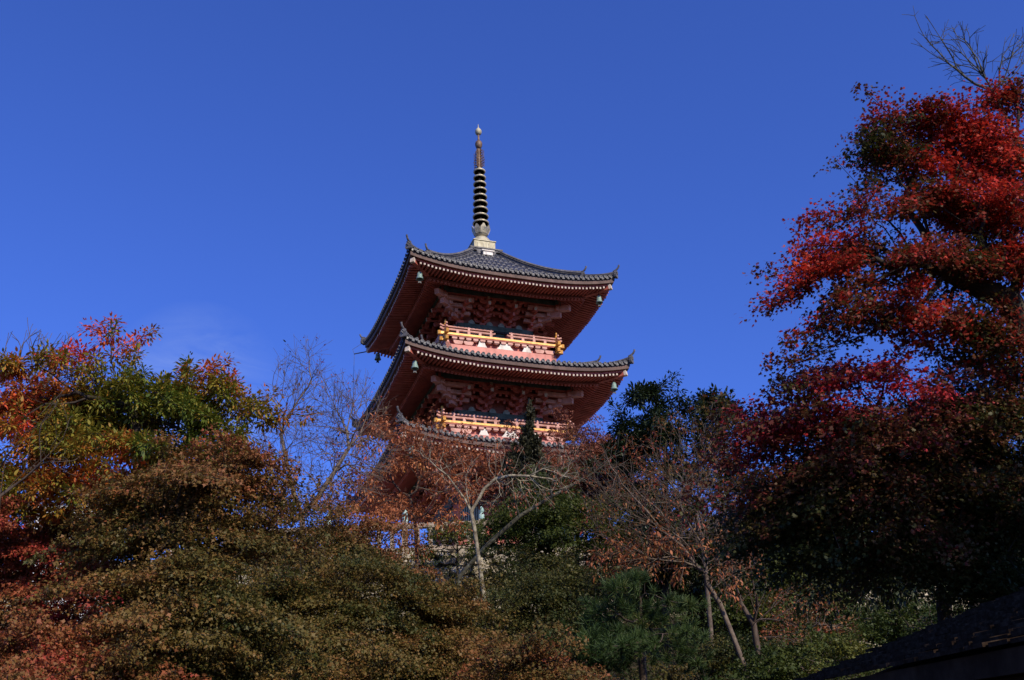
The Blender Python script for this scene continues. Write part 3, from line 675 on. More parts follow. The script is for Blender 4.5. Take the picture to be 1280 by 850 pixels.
# ------------------------------------------------------------------ wind bells hanging from the hip rafters (things of their own)
def bell(info, k, where):
    d = info['W']-0.62; x, y = [(-d, -d), (d, -d), (d, d), (-d, d)][k]
    z = info['zf']+info['lift']*0.72-0.16
    cy, sy = math.cos(YAW), math.sin(YAW)
    root = empty('wind_bell', (PX+cy*x-sy*y, PY+sy*x+cy*y, z), YAW, label=where, cat='wind bell', group='bronze wind bells under the pagoda eaves')
    b = MB(); b.tube([(0, 0, 0.12), (0, 0, -0.06)], 0.012, 5); b.build('hook', M['dark_metal'], root)
    b = MB(); b.lathe([(0.03, -0.05), (0.09, -0.08), (0.115, -0.14), (0.12, -0.26), (0.15, -0.36), (0.175, -0.42), (0.155, -0.42), (0.10, -0.26), (0.08, -0.12)], 14); b.build('bell', M['bell'], root, smooth=True)
    b = MB(); b.tube([(0, 0, -0.1), (0, 0, -0.5)], 0.008, 4); b.prism([(-0.06, -0.5), (0.06, -0.5), (0.075, -0.62), (0, -0.58), (-0.075, -0.62)], (1, 0, 0), (0, 0, 1), (0, 1, 0), (0, -0.01, 0), 0.02); b.build('clapper', M['dark_metal'], root)
bell(infoA, 0, 'green bronze wind bell under the near left corner of the topmost roof')
bell(infoA, 1, 'green bronze wind bell under the right corner of the topmost roof')
bell(infoA, 3, 'dark wind bell at the far left corner of the topmost roof, against the sky')
bell(infoB, 0, 'green bronze wind bell under the near left corner of the middle roof')
bell(infoB, 1, 'green bronze wind bell under the right corner of the middle roof')
bell(infoC, 0, 'green wind bell under the near left corner of the lowest roof, behind orange leaves')
# ================================================================== TREES
def unit(v): return v/np.maximum(np.linalg.norm(v, axis=-1, keepdims=True), 1e-9)
def vnoise(p, f, seed):
    r = np.random.default_rng(seed); o = np.zeros(len(p))
    for k in range(5):
        d = unit(r.normal(size=3)); o += np.sin(p@d*f*(0.7+0.4*k)+r.uniform(0, 6.28))/(1+0.4*k)
    return o/2.2

SHAPES = {
 'oval': np.array([[-0.02, 0, 0], [0.17, 0.20, 0.03], [0.19, 0.52, 0.04], [0, 1.0, -0.06], [-0.19, 0.52, 0.04], [-0.17, 0.20, 0.03]]),
 'needle': np.array([[-0.028, 0, 0], [0.028, 0, 0], [0.012, 1, 0], [-0.012, 1, 0]]),
 'scale': np.array([[-0.16, 0, 0], [0.16, 0.1, 0], [0.1, 0.8, 0], [0, 1, 0], [-0.14, 0.6, 0]]),
 'dart': np.array([[0, 0, 0], [0.42, 0.22, 0], [0.14, 0.42, 0.03], [0.30, 0.82, 0], [0, 0.62, 0.03], [0, 1.0, -0.05], [-0.10, 0.60, 0.03], [-0.34, 0.74, 0], [-0.14, 0.40, 0.03], [-0.40, 0.18, 0]]),
}
SHAPES['tri'] = np.array([[0, 0, 0], [0.46, 0.34, -0.05], [0.16, 0.52, 0.04], [0, 1.0, -0.06], [-0.16, 0.52, 0.04], [-0.46, 0.34, -0.05]])
def _star():
    out = []; tips = [(-118, .42), (-72, .72), (-36, .92), (0, 1.0), (36, .92), (72, .72), (118, .42)]
    for i, (a, r) in enumerate(tips):
        if i: out.append((0.30*math.sin(R((tips[i-1][0]+a)/2)), 0.30*math.cos(R((tips[i-1][0]+a)/2)), 0.03))
        out.append((0.5*r*math.sin(R(a))*1.15, 0.62*r*math.cos(R(a)), -0.03))
    out.append((0, -0.08, 0)); return np.array(out)
SHAPES['star'] = _star()
def _star5():
    out = []; tips = [(-125, .5), (-58, .9), (0, 1.0), (58, .9), (125, .5)]
    for i, (a, r) in enumerate(tips):
        if i: out.append((0.2*math.sin(R((tips[i-1][0]+a)/2)), 0.2*math.cos(R((tips[i-1][0]+a)/2)), 0.02))
        out.append((0.55*r*math.sin(R(a)), 0.55*r*math.cos(R(a)), -0.02))
    return np.array(out)
SHAPES['star5'] = _star5()

def leaf_mesh(name, pos, axis, nrm, size, tint, shape, mat, parent):
    """every leaf is a small polygon of its own"""
    base = SHAPES[shape]; k = len(base); N = len(pos)
    a = unit(axis); n = unit(nrm-(nrm*a).sum(-1, keepdims=True)*a); s = np.cross(a, n)
    V = pos[:, None, :] + size[:, None, None]*(base[None, :, 0:1]*s[:, None, :] + base[None, :, 1:2]*a[:, None, :] + base[None, :, 2:3]*n[:, None, :])
    me = bpy.data.meshes.new(name); me.vertices.add(N*k); me.vertices.foreach_set('co', V.reshape(-1).astype(np.float32))
    me.loops.add(N*k); me.loops.foreach_set('vertex_index', np.arange(N*k, dtype=np.int32))
    me.polygons.add(N); me.polygons.foreach_set('loop_start', np.arange(0, N*k, k, dtype=np.int32)); me.polygons.foreach_set('loop_total', np.full(N, k, dtype=np.int32))
    at = me.attributes.new('tint', 'FLOAT', 'FACE'); at.data.foreach_set('value', np.clip(tint, 0.0, 1.0).astype(np.float32))
    me.materials.append(mat); me.update()
    o = bpy.data.objects.new(name, me); COL.objects.link(o); o.parent = parent; return o

def tubes(name, chains, pos, rad, mat, parent, org):
    VS, FS, b = [], [], 0
    for ch in chains:
        p = pos[ch]; r = rad[ch]; n = len(p)
        if n < 2: continue
        sides = 8 if r.max() > 0.06 else (5 if r.max() > 0.02 else 3)
        t = np.empty_like(p); t[1:-1] = p[2:]-p[:-2]; t[0] = p[1]-p[0]; t[-1] = p[-1]-p[-2]; t = unit(t)
        ref = np.cross(t[0], [0.3, 0.9, 0.2]); ref /= np.linalg.norm(ref)+1e-9
        an = np.arange(sides)*2*math.pi/sides; ca, sa = np.cos(an)[:, None], np.sin(an)[:, None]
        for i in range(n):
            ref = ref-t[i]*ref.dot(t[i]); ref /= np.linalg.norm(ref)+1e-9
            VS.append(p[i]+(ca*ref+sa*np.cross(t[i], ref))*r[i])
        idx = b+np.arange(n*sides).reshape(n, sides); nx = np.roll(idx, -1, 1)
        FS.append(np.stack([idx[:-1], nx[:-1], nx[1:], idx[1:]], -1).reshape(-1, 4)); b += n*sides
    if not VS: return None
    V = np.concatenate(VS)-org; F = np.concatenate(FS)
    me = bpy.data.meshes.new(name); me.vertices.add(len(V)); me.vertices.foreach_set('co', V.reshape(-1).astype(np.float32))
    me.loops.add(F.size); me.loops.foreach_set('vertex_index', F.reshape(-1).astype(np.int32))
    me.polygons.add(len(F)); me.polygons.foreach_set('loop_start', np.arange(0, F.size, 4, dtype=np.int32)); me.polygons.foreach_set('loop_total', np.full(len(F), 4, dtype=np.int32))
    me.polygons.foreach_set('use_smooth', np.ones(len(F), dtype=bool)); me.materials.append(mat); me.update()
    o = bpy.data.objects.new(name, me); COL.objects.link(o); o.parent = parent; return o

def skeleton(trunk, att, kpath, seg, rng, jit=0.12, extra=(), bare_frac=0.34):
    """branches join every attractor to the growing tree by the cheapest route"""
    pos = [np.array(p, float) for p in trunk]; par = list(range(-1, len(trunk)-1)); plen = [0.0]
    for i in range(1, len(trunk)): plen.append(plen[-1]+np.linalg.norm(pos[i]-pos[i-1])*0.25)
    for poly in extra:
        q = int(np.argmin([np.linalg.norm(p-np.array(poly[0])) for p in pos]))
        for p in poly:
            pos.append(np.array(p, float)); par.append(q); plen.append(plen[q]*0.6); q = len(pos)-1
    n0 = len(pos)
    n = len(att); best = np.full(n, 1e9); bi = np.zeros(n, int)
    def upd(i):
        d = np.linalg.norm(att-pos[i], axis=1); c = d + kpath*plen[i]
        if i < max(1, len(trunk)*bare_frac): c = c+3.0
        m = c < best; best[m] = c[m]; bi[m] = i
    for i in range(n0): upd(i)
    alive = np.ones(n, bool)
    for _ in range(n):
        j = int(np.argmin(np.where(alive, best, 1e9))); alive[j] = False
        i = int(bi[j]); v = att[j]-pos[i]; L = np.linalg.norm(v); m = max(1, int(L/seg))
        prev = i; start = pos[i]
        # leave along the parent's heading, then bend to the target
        h = (pos[i]-pos[par[i]]) if par[i] >= 0 else np.array([0, 0, 1.0]); h = h/(np.linalg.norm(h)+1e-9)*L*0.33
        for q in range(1, m+1):
            t = q/m; p = start+v*t+h*(t*(1-t)**2)*1.6
            if q < m: p = p+rng.normal(size=3)*jit*seg
            pos.append(p); par.append(prev); plen.append(plen[prev]+L/m); prev = len(pos)-1; upd(prev)
    return np.array(pos), np.array(par)

def make_tree(name, label, cat, trunk, lobes, n_att, mat_bark, r_base, r_tip=0.006, kpath=0.35, seg=0.35, seed=1, leaf=None, group=None, shell=2.0, jit=0.12, twigs=0, twig_len=0.4, limb_min=0.3, extra=(), bare_frac=0.34, clump=1, csize=0.34, split=1):
    rng = np.random.default_rng(seed)
    axis_pt = np.mean([np.array(l[0]) for l in lobes], 0)
    if split > 1:      # break each mass into uneven smaller ones
        nl = []
        for c, rx, ry, rz in lobes:
            for _ in range(split):
                d = unit(rng.normal(size=3))*rng.uniform(0.35, 0.85); s = rng.uniform(0.32, 0.62); nl.append((np.array(c)+d*np.array([rx, ry, rz]), rx*s, ry*s, rz*s))
        lobes = nl
    vol = np.array([l[1]*l[2]*l[3] for l in lobes])**0.75; cnt = np.maximum(3, (n_att*vol/vol.sum()).astype(int)); att = []
    for (c, rx, ry, rz), m in zip(lobes, cnt):
        kc = m if clump <= 1 else max(3, int(m/clump))
        d = unit(rng.normal(size=(kc, 3))); r = rng.uniform(0, 1, (kc, 1))**(1/(3.0*shell/2.0)); q = np.array(c)+d*r*np.array([rx, ry, rz])
        if clump > 1:
            w_ = rng.dirichlet(np.full(kc, 1.6)); ix = rng.choice(kc, m, p=w_)
            od = q-axis_pt; od[:, 2] = 0; od = unit(unit(od)+0.45*rng.normal(size=od.shape)*np.array([1, 1, 0.0])); lt = np.stack([-od[:, 1], od[:, 0], np.zeros(kc)], -1)
            g = rng.normal(size=(m, 3)); al = g[:, :1]*csize*1.6
            q = q[ix]+od[ix]*al+lt[ix]*g[:, 1:2]*csize*0.75; q[:, 2] += (g[:, 2:3]*csize*0.16-0.34*al)[:, 0]
            k2 = int(m*0.15); d2 = unit(rng.normal(size=(k2, 3))); q[:k2] = np.array(c)+d2*rng.uniform(0.75, 1.18, (k2, 1))*np.array([rx, ry, rz])
        att.append(q)
    att = np.concatenate(att)
    gz = ground(att[:, 0], att[:, 1]); att = att[att[:, 2] > gz+0.15]
    pos, par = skeleton(trunk, att, kpath, seg, rng, jit, extra, bare_frac)
    if twigs:
        tips = np.setdiff1d(np.arange(len(pos)), par); P2, A2 = [], []; nb = len(pos)
        ctr = pos.mean(0)
        for t in tips:
            h = pos[t]-pos[par[t]]; h = h/(np.linalg.norm(h)+1e-9)
            for _ in range(twigs):
                d = h+rng.normal(size=3)*0.55+np.array([0, 0, 0.25]); d /= np.linalg.norm(d); L = twig_len*rng.uniform(0.5, 1.2)
                P2 += [pos[t]+d*L*0.5, pos[t]+d*L+rng.normal(size=3)*0.05*L]; A2 += [t, nb+len(P2)-2]
        if P2: pos = np.concatenate([pos, np.array(P2)]); par = np.concatenate([par, np.array(A2)])
    N = len(pos); nch = np.bincount(par[par >= 0], minlength=N)
    # smooth kinks
    for _ in range(2):
        s = np.zeros_like(pos); np.add.at(s, par[par >= 0], pos[par >= 0])
        ok = (nch > 0) & (par >= 0); ok[:len(trunk)] = False
        av = 0.5*(pos[par[ok]]+s[ok]/nch[ok][:, None]); pos[ok] = 0.55*pos[ok]+0.45*av
    tipsn = np.zeros(N)
    for i in range(N-1, -1, -1):
        if nch[i] == 0: tipsn[i] = 1
        if par[i] >= 0: tipsn[par[i]] += tipsn[i]
    e = math.log(max(2, tipsn[0]))/math.log(r_base/r_tip); rad = r_tip*tipsn**(1/e)
    base = np.array(trunk[0], float); rad[0] *= 1.25
    kids = [[] for _ in range(N)]
    for i in range(N):
        if par[i] >= 0: kids[par[i]].append(i)
    root = empty(name, tuple(base), 0, label=label, cat=cat, group=group)
    # chains
    tr_set = None; limbs = []; fine = []
    stack = [(0, -1, None)]
    while stack:
        st, pr, bucket = stack.pop(); ch = [] if pr < 0 else [pr]; i = st
        while True:
            ch.append(i)
            if not kids[i]: break
            nxt = max(kids[i], key=lambda q: tipsn[q]+(1e6 if (pr < 0 and q < len(trunk)) else 0))
            for q in kids[i]:
                if q != nxt: stack.append((q, i, 'T' if pr < 0 else bucket))
            i = nxt
        if pr < 0: tr_set = ch
        elif bucket == 'T':
            if rad[st] > limb_min*rad[0]:
                lb = [ch]; limbs.append(lb)
                for k in range(len(stack)):
                    pass
                # branches met while walking this limb belong to it
                stack = [(a, b_, lb if (b_ in set(ch[1:]) and bk == 'T') else bk) for a, b_, bk in stack]
            else: fine.append(ch); stack = [(a, b_, fine if (b_ in set(ch[1:]) and bk == 'T') else bk) for a, b_, bk in stack]
        else: bucket.append(ch)
    def fixr(chs):
        return chs
    rr = rad.copy()
    tubes('trunk', [np.array(tr_set)], pos, rr, mat_bark, root, base)
    def side(chs):
        out = []
        for c in chs: out.append(np.array(c))
        return out
    # a side branch starts inside its parent with its own radius
    for nm, lst in [('limb', l) for l in limbs]+([('twigs', fine)] if len({c[0] for c in fine}) > 2 else [('twig', [c]) for c in fine]):
        VSpos, VSr, CH = [], [], []; off = 0
        for c in lst:
            c = np.array(c); VSpos.append(pos[c]); q = rad[c].copy(); q[0] = q[1] if len(q) > 1 else q[0]; VSr.append(q); CH.append(off+np.arange(len(c))); off += len(c)
        tubes(nm, CH, np.concatenate(VSpos), np.concatenate(VSr), mat_bark, root, base)
    if leaf:
        for L in (leaf if isinstance(leaf, list) else [leaf]): foliage(root, base, pos, par, nch, tipsn, rng, seed, L)
    return root

def foliage(root, base, pos, par, nch, tipsn, rng, seed, L):
    """L: shape,size,n,spread,thick,mat,mode, tint0,tamp,tfreq,tjit,th (height drift), frac, maxtips"""
    g = L.get
    cand = np.where((tipsn <= g('maxtips', 3)) & (par >= 0))[0]
    if g('frac', 1) < 1: cand = cand[rng.uniform(size=len(cand)) < g('frac')]
    if g('where') is not None: cand = cand[g('where')(pos[cand])]
    if len(cand) == 0: return
    n = g('n'); c = np.repeat(cand, n); M_ = len(c)
    h = unit(pos[cand]-pos[par[cand]]); rs = rng.normal(size=(len(cand), 3))
    ctr = pos[cand].mean(0); outw = unit(pos[cand]-ctr)
    sc = rng.uniform(0.7, 1.25, (len(cand), 1))
    if g('mode', 'pad') == 'pad':         # flat maple sprays, tilted down and outwards
        pn = unit(np.array([0, 0, 1.0])+0.35*outw+0.22*rs); pn = np.repeat(pn, n, 0)
        u = unit(np.cross(pn, [0.3, 0.8, 0.1])); v = np.cross(pn, u)
        ang = rng.uniform(0, 2*math.pi, (M_, 1)); r = np.sqrt(rng.uniform(0, 1, (M_, 1)))*g('spread')*np.repeat(sc, n, 0)
        r = r*(1+0.35*np.sin(3*ang+np.repeat(rs[:, :1]*3, n, 0)))
        off = (u*np.cos(ang)+v*np.sin(ang))*r + pn*rng.normal(size=(M_, 1))*g('thick') - np.array([0, 0, 1.0])*(r**2)*g('sag', 0.25)
        p = pos[c]+off; nrm = pn+rng.normal(size=(M_, 3))*g('wob', 0.45); axis = unit(off+1e-6)*0.8+rng.normal(size=(M_, 3))*0.5 + np.array([0, 0, -0.25])
    elif g('mode') == 'rosette':           # leaves radiating from the twig end, drooping
        d = unit(np.repeat(h, n, 0)*0.5+rng.normal(size=(M_, 3))); back = rng.uniform(0, 1, (M_, 1))
        p = pos[c]-np.repeat(pos[cand]-pos[par[cand]], n, 0)*back*0.7 + d*g('spread')*rng.uniform(0.1, 1.0, (M_, 1)); axis = d+np.array([0, 0, -g('sag', 0.5)]); nrm = np.array([0, 0, 1.0])+d*0.35+rng.normal(size=(M_, 3))*0.35
    else:                                   # tuft: needles fanning forwards
        hh = np.repeat(unit(h*0.7+np.array([0, 0, g('lift', 0.5)])), n, 0); d = unit(hh*g('fwd', 0.8)+rng.normal(size=(M_, 3))*0.7)
        p = pos[c]+hh*rng.uniform(-1, 0.6, (M_, 1))*g('spread'); axis = d; nrm = rng.normal(size=(M_, 3))
    keep = p[:, 2] > ground(p[:, 0], p[:, 1])+0.03
    t = g('tint0', 0.5)+g('tamp', 0.3)*np.repeat(vnoise(pos[cand], g('tfreq', 1.6), seed+7)+0.35*rng.normal(size=len(cand)), n)+g('tjit', 0.1)*rng.normal(size=M_)
    if g('th'):
        zz = (pos[c][:, 2]-pos[cand][:, 2].min())/max(0.1, np.ptp(pos[cand][:, 2])); t = t+g('th')*(zz-0.5)
    if g('tfn') is not None: t = t+np.repeat(g('tfn')(pos[cand]), n)
    sz = g('size')*np.clip(rng.lognormal(-0.08, 0.28, M_), 0.45, 1.7)
    leaf_mesh(g('name', 'crown'), (p-base)[keep], axis[keep], nrm[keep], sz[keep], t[keep], g('shape'), g('mat'), root)

def bump(px, py, Y, r, a):
    c = P(px, py, Y); return lambda p: a*np.exp(-((p-c)**2).sum(1)/(r*r))
def lob(px, py, rx, ry, Y, rd=None):
    m = mpp(py, Y); return (P(px, py, Y), rx*m, (rd if rd is not None else max(rx, ry)*m*0.9), ry*m*1.08)
def trunk_path(px, Ybase, tops, x_off=0.0, n=4):
    """from the ground below px at depth Ybase through the given (px,py,Y) points"""
    q = P(px, 820, Ybase); b = np.array([q[0]+x_off, Ybase, 0.0]); b[2] = float(ground(b[0], b[1]))-0.1
    pts = [b]+[P(*t) for t in tops]; out = []
    for i in range(len(pts)-1):
        for k in range(n): out.append(pts[i]+(pts[i+1]-pts[i])*k/n)
    out.append(pts[-1]); return out

LM = {}
LM['cherry'] = leaf_mat('cherry_leaf', [(0.045, 0.085, 0.012), (0.11, 0.145, 0.017), (0.25, 0.20, 0.024), (0.42, 0.14, 0.025), (0.62, 0.11, 0.035), (0.64, 0.08, 0.045)], 0.3)
LM['olive'] = leaf_mat('olive_maple_leaf', [(0.036, 0.050, 0.011), (0.085, 0.080, 0.018), (0.165, 0.112, 0.027), (0.23, 0.112, 0.033), (0.29, 0.09, 0.032)], 0.28)
LM['rust'] = leaf_mat('rust_maple_leaf', [(0.06, 0.065, 0.014), (0.14, 0.095, 0.024), (0.23, 0.095, 0.030), (0.31, 0.075, 0.034), (0.44, 0.04, 0.04)], 0.28)
LM['orange'] = leaf_mat('orange_leaf', [(0.20, 0.075, 0.032), (0.36, 0.125, 0.05), (0.50, 0.18, 0.075), (0.58, 0.26, 0.06)], 0.35)
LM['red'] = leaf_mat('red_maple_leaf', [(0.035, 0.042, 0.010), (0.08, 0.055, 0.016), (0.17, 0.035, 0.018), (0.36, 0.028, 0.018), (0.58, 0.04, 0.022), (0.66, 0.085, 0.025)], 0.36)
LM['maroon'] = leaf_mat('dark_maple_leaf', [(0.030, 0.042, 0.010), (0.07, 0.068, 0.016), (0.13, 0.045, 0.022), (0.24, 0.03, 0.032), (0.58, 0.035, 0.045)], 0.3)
LM['green'] = leaf_mat('green_maple_leaf', [(0.022, 0.04, 0.008), (0.055, 0.075, 0.012), (0.10, 0.11, 0.018), (0.15, 0.13, 0.022)], 0.28)
LM['ever'] = leaf_mat('evergreen_leaf', [(0.010, 0.020, 0.008), (0.022, 0.036, 0.012), (0.045, 0.052, 0.018), (0.08, 0.07, 0.022)], 0.12, 0.45)
LM['pine'] = leaf_mat('pine_needle', [(0.016, 0.035, 0.010), (0.035, 0.068, 0.016), (0.06, 0.095, 0.022), (0.12, 0.11, 0.025)], 0.15)
LM['juniper'] = leaf_mat('juniper_leaf', [(0.022, 0.026, 0.012), (0.05, 0.045, 0.018), (0.10, 0.06, 0.025)], 0.12)
LM['brownred'] = leaf_mat('withered_red_leaf', [(0.12, 0.05, 0.03), (0.22, 0.08, 0.045), (0.34, 0.115, 0.06), (0.42, 0.15, 0.07)], 0.28)

maple = lambda mat, size=0.05, n=60, spread=0.34, **k: dict(dict(shape='tri', size=size*1.22, n=int(n*1.35), spread=spread*0.9, wob=0.7, thick=0.04, mat=mat, mode='pad', tint0=0.5, tamp=0.26, tfreq=1.5, tjit=0.10), **k)
# ------------------------------------------------------------------ left side
make_tree('cherry_tree', 'broad green cherry tree with orange red leaf tips, far left against the sky', 'cherry tree',
  trunk_path(190, 18.5, [(180, 640, 18.4), (172, 560, 18.2), (165, 510, 18)]),
  [lob(150, 505, 95, 62, 18), lob(45, 480, 65, 55, 17.5), lob(235, 525, 80, 55, 18), lob(288, 484, 28, 24, 18.3), lob(322, 518, 30, 30, 18.4), lob(60, 560, 80, 55, 17.3), lob(165, 590, 70, 40, 17.2), lob(118, 440, 40, 22, 18.2), lob(275, 560, 50, 40, 18.2), lob(160, 428, 26, 12, 18.4), lob(100, 530, 90, 60, 18.6), lob(10, 500, 50, 50, 17.6), lob(0, 580, 50, 40, 17.4), lob(40, 640, 50, 24, 17.4), lob(130, 620, 50, 24, 17.6), lob(200, 540, 90, 50, 18.8), lob(20, 620, 50, 40, 17.5), lob(85, 620, 40, 24, 17.2)],
  1700, M['bark_dark'], 0.13, 0.005, seed=11, clump=12, csize=0.24, split=3, kpath=0.3, leaf=dict(shape='oval', size=0.080, n=75, spread=0.2, mat=LM['cherry'], mode='rosette', sag=0.25, tint0=0.31, tamp=0.13, tfreq=1.7, tjit=0.08, maxtips=2.5,
     tfn=lambda p: sum(bump(*q)(p) for q in ((10, 470, 17.6, 0.9, 0.5), (15, 540, 17.3, 0.7, 0.55), (112, 420, 18.2, 0.55, 0.6), (165, 410, 18.4, 0.5, 0.6), (290, 466, 18.3, 0.5, 0.55), (150, 590, 17.2, 0.6, 0.6), (60, 610, 17.2, 0.45, 0.5), (65, 440, 17.8, 0.55, 0.5), (240, 480, 18.2, 0.4, 0.3)))))
make_tree('bare_tree', 'leafless grey tree top rising behind the green cherry at the far left', 'bare tree', trunk_path(40, 22, [(40, 600, 22), (44, 500, 22)]),
  [lob(30, 455, 60, 34, 22), lob(75, 448, 32, 32, 22)], 110, M['bark_grey'], 0.10, 0.006, seed=12, kpath=0.55, twigs=2, twig_len=0.35)
make_tree('bare_shrub', 'leafless shrub with pale curving twigs in front of the green cherry', 'bare shrub', trunk_path(-25, 16.6, [(-10, 700, 16.4), (0, 620, 16.2)]),
  [lob(20, 560, 50, 34, 16.0), lob(60, 575, 40, 30, 15.9), lob(75, 520, 30, 30, 15.9)], 60, M['bark_brown'], 0.028, 0.0045, seed=13, kpath=0.6, twigs=1, twig_len=0.3)
make_tree('maple_tree', 'small crimson maple at the left edge below the green cherry', 'maple tree', trunk_path(-10, 17.0, [(-4, 720, 17)]), [lob(-14, 640, 16, 16, 16.6)], 114, M['bark_dark'], 0.037, seed=14, clump=19, csize=0.16,
  leaf=maple(LM['rust'], 0.045, 50, 0.2, tint0=0.78, tamp=0.15))
make_tree('maple_tree', 'reddish brown maple at the left edge with small crimson sprays', 'maple tree', trunk_path(40, 19.5, [(45, 800, 19.4), (50, 730, 19.2)]),
  [lob(20, 700, 60, 40, 18.9), lob(0, 680, 40, 30, 19), lob(70, 770, 60, 30, 18.3), lob(40, 690, 85, 40, 19), lob(0, 740, 70, 50, 18.6), lob(85, 745, 60, 45, 18.5), lob(50, 800, 90, 45, 18.4), lob(110, 690, 50, 35, 19.2), lob(100, 650, 50, 24, 19.0), lob(120, 720, 40, 30, 18.8)], 627, M['bark_dark'], 0.087, seed=15, clump=23, csize=0.38, split=6,
  leaf=maple(LM['rust'], 0.046, 106, 0.36, tint0=0.54, tamp=0.28, tfn=lambda p: bump(95, 772, 18.3, 0.26, 0.45)(p)+bump(75, 800, 18.1, 0.22, 0.45)(p)))
make_tree('maple_tree', 'dark olive maple with a rust coloured top between the green cherry and the bare tree', 'maple tree', trunk_path(235, 17.4, [(235, 760, 17.2), (240, 690, 17.0)]),
  [lob(235, 620, 80, 50, 16.9), lob(290, 600, 60, 35, 16.9), lob(175, 650, 62, 50, 16.8), lob(300, 650, 55, 40, 16.9), lob(240, 680, 90, 30, 16.9)], 627, M['bark_dark'], 0.093, seed=16, clump=23, csize=0.29, split=6,
  leaf=maple(LM['rust'], 0.046, 93, 0.30, tint0=0.32, tamp=0.22, th=0.22))
make_tree('maple_tree', 'rusty red maple at the foot of the bare many stemmed tree left of the pagoda', 'maple tree', trunk_path(385, 26, [(390, 760, 25.8), (392, 710, 25.6)]),
  [lob(395, 668, 60, 30, 25.2), lob(350, 650, 40, 28, 25.4), lob(450, 655, 45, 34, 25), lob(400, 710, 80, 28, 25), lob(470, 700, 40, 30, 25)], 456, M['bark_dark'], 0.081, seed=17, clump=23, csize=0.38, split=6,
  leaf=maple(LM['rust'], 0.046, 77, 0.40, tint0=0.36, tamp=0.26, th=0.2))
make_tree('maple_tree', 'tan olive maple in the lower left with a crown of layered sprays', 'maple tree', trunk_path(240, 16.8, [(245, 850, 16.7), (250, 800, 16.5)]),
  [lob(190, 735, 60, 26, 16.4), lob(250, 750, 90, 38, 16.4), lob(195, 790, 60, 40, 16.2), lob(300, 790, 70, 45, 16.3), lob(235, 830, 90, 40, 16.1)], 627, M['bark_dark'], 0.087, seed=18, clump=23, csize=0.31, split=6,
  leaf=maple(LM['olive'], 0.044, 112, 0.36, tint0=0.50, tamp=0.34, tfreq=1.1))
make_tree('maple_tree', 'orange brown low maple in the bottom left corner', 'maple tree', trunk_path(70, 16.5, [(75, 850, 16.3)]),
  [lob(60, 835, 95, 30, 16), lob(150, 840, 60, 34, 16), lob(0, 820, 40, 30, 16)], 399, M['bark_dark'], 0.062, seed=19, clump=23, csize=0.38, split=6,
  leaf=maple(LM['rust'], 0.045, 112, 0.32, tint0=0.44, tamp=0.28))
make_tree('maple_tree', 'large olive brown maple filling the bottom between the tan maple and the pale trunk', 'maple tree', trunk_path(400, 22, [(405, 830, 21.8), (410, 780, 21.5)]),
  [lob(400, 735, 90, 36, 21), lob(345, 785, 65, 42, 20.6), lob(470, 770, 70, 48, 20.8), lob(400, 820, 110, 42, 20.2), lob(500, 730, 45, 25, 21.4)], 817, M['bark_dark'], 0.099, seed=20, clump=23, csize=0.38, split=6,
  leaf=maple(LM['olive'], 0.044, 112, 0.38, tint0=0.40, tamp=0.36, tfreq=1.0))
make_tree('maple_tree', 'olive green maple in front of the stone wall, left of the pale trunk', 'maple tree', trunk_path(560, 23, [(560, 830, 22.8), (556, 780, 22.5)]),
  [lob(545, 765, 60, 34, 22), lob(520, 815, 60, 42, 21.6), lob(585, 825, 50, 36, 21.4)], 532, M['bark_dark'], 0.081, seed=21, clump=23, csize=0.38, split=6,
  leaf=maple(LM['olive'], 0.044, 106, 0.36, tint0=0.34, tamp=0.34, tfreq=1.0))
make_tree('maple_tree', 'small russet maple at the bottom edge below the pale trunk', 'maple tree', trunk_path(660, 18.5, [(660, 860, 18.4)]),
  [lob(655, 836, 52, 24, 18.2), lob(690, 855, 40, 20, 18), lob(620, 850, 30, 16, 18)], 228, M['bark_dark'], 0.043, seed=22, clump=23, csize=0.38, split=6,
  leaf=maple(LM['rust'], 0.045, 87, 0.30, tint0=0.33, tamp=0.26))
make_tree('maple_tree', 'dark olive maple between the pale trunk and the green pine', 'maple tree', trunk_path(690, 25, [(690, 810, 24.8), (690, 760, 24.6)]),
  [lob(680, 745, 50, 30, 24.2), lob(660, 790, 50, 34, 23.8), lob(710, 790, 40, 40, 23.6), lob(725, 740, 30, 30, 24.4)], 418, M['bark_dark'], 0.068, seed=23, clump=23, csize=0.38, split=6,
  leaf=maple(LM['olive'], 0.044, 87, 0.38, tint0=0.16, tamp=0.18))

# ------------------------------------------------------------------ centre
make_tree('bare_tree', 'bare many stemmed tree with a fine twiggy crown left of the pagoda', 'bare tree',
  trunk_path(372, 31.5, [(378, 650, 31.3), (384, 615, 31.2), (390, 575, 31)]),
  [lob(400, 520, 60, 55, 31), lob(370, 490, 32, 50, 31), lob(440, 520, 42, 46, 31.2), lob(350, 560, 30, 50, 31), lob(420, 580, 55, 45, 30.8), lob(460, 570, 30, 45, 31), lob(385, 455, 18, 24, 31.1)],
  800, M['bark_grey'], 0.085, 0.0042, seed=31, kpath=0.5, twigs=4, twig_len=0.6, seg=0.5, jit=0.10, limb_min=0.22, bare_frac=0.2,
  extra=[[P(379, 648, 31.3), P(364, 605, 31.2), P(354, 565, 31.2), P(350, 530, 31.2)], [P(379, 645, 31.3), P(405, 612, 31.1), P(425, 580, 31), P(445, 545, 31)], [P(372, 665, 31.4), P(345, 620, 31.5), P(338, 580, 31.5)]],
  leaf=dict(shape='oval', size=0.09, n=2, spread=0.15, mat=LM['rust'], mode='rosette', frac=0.12, tint0=0.5, maxtips=1.5))
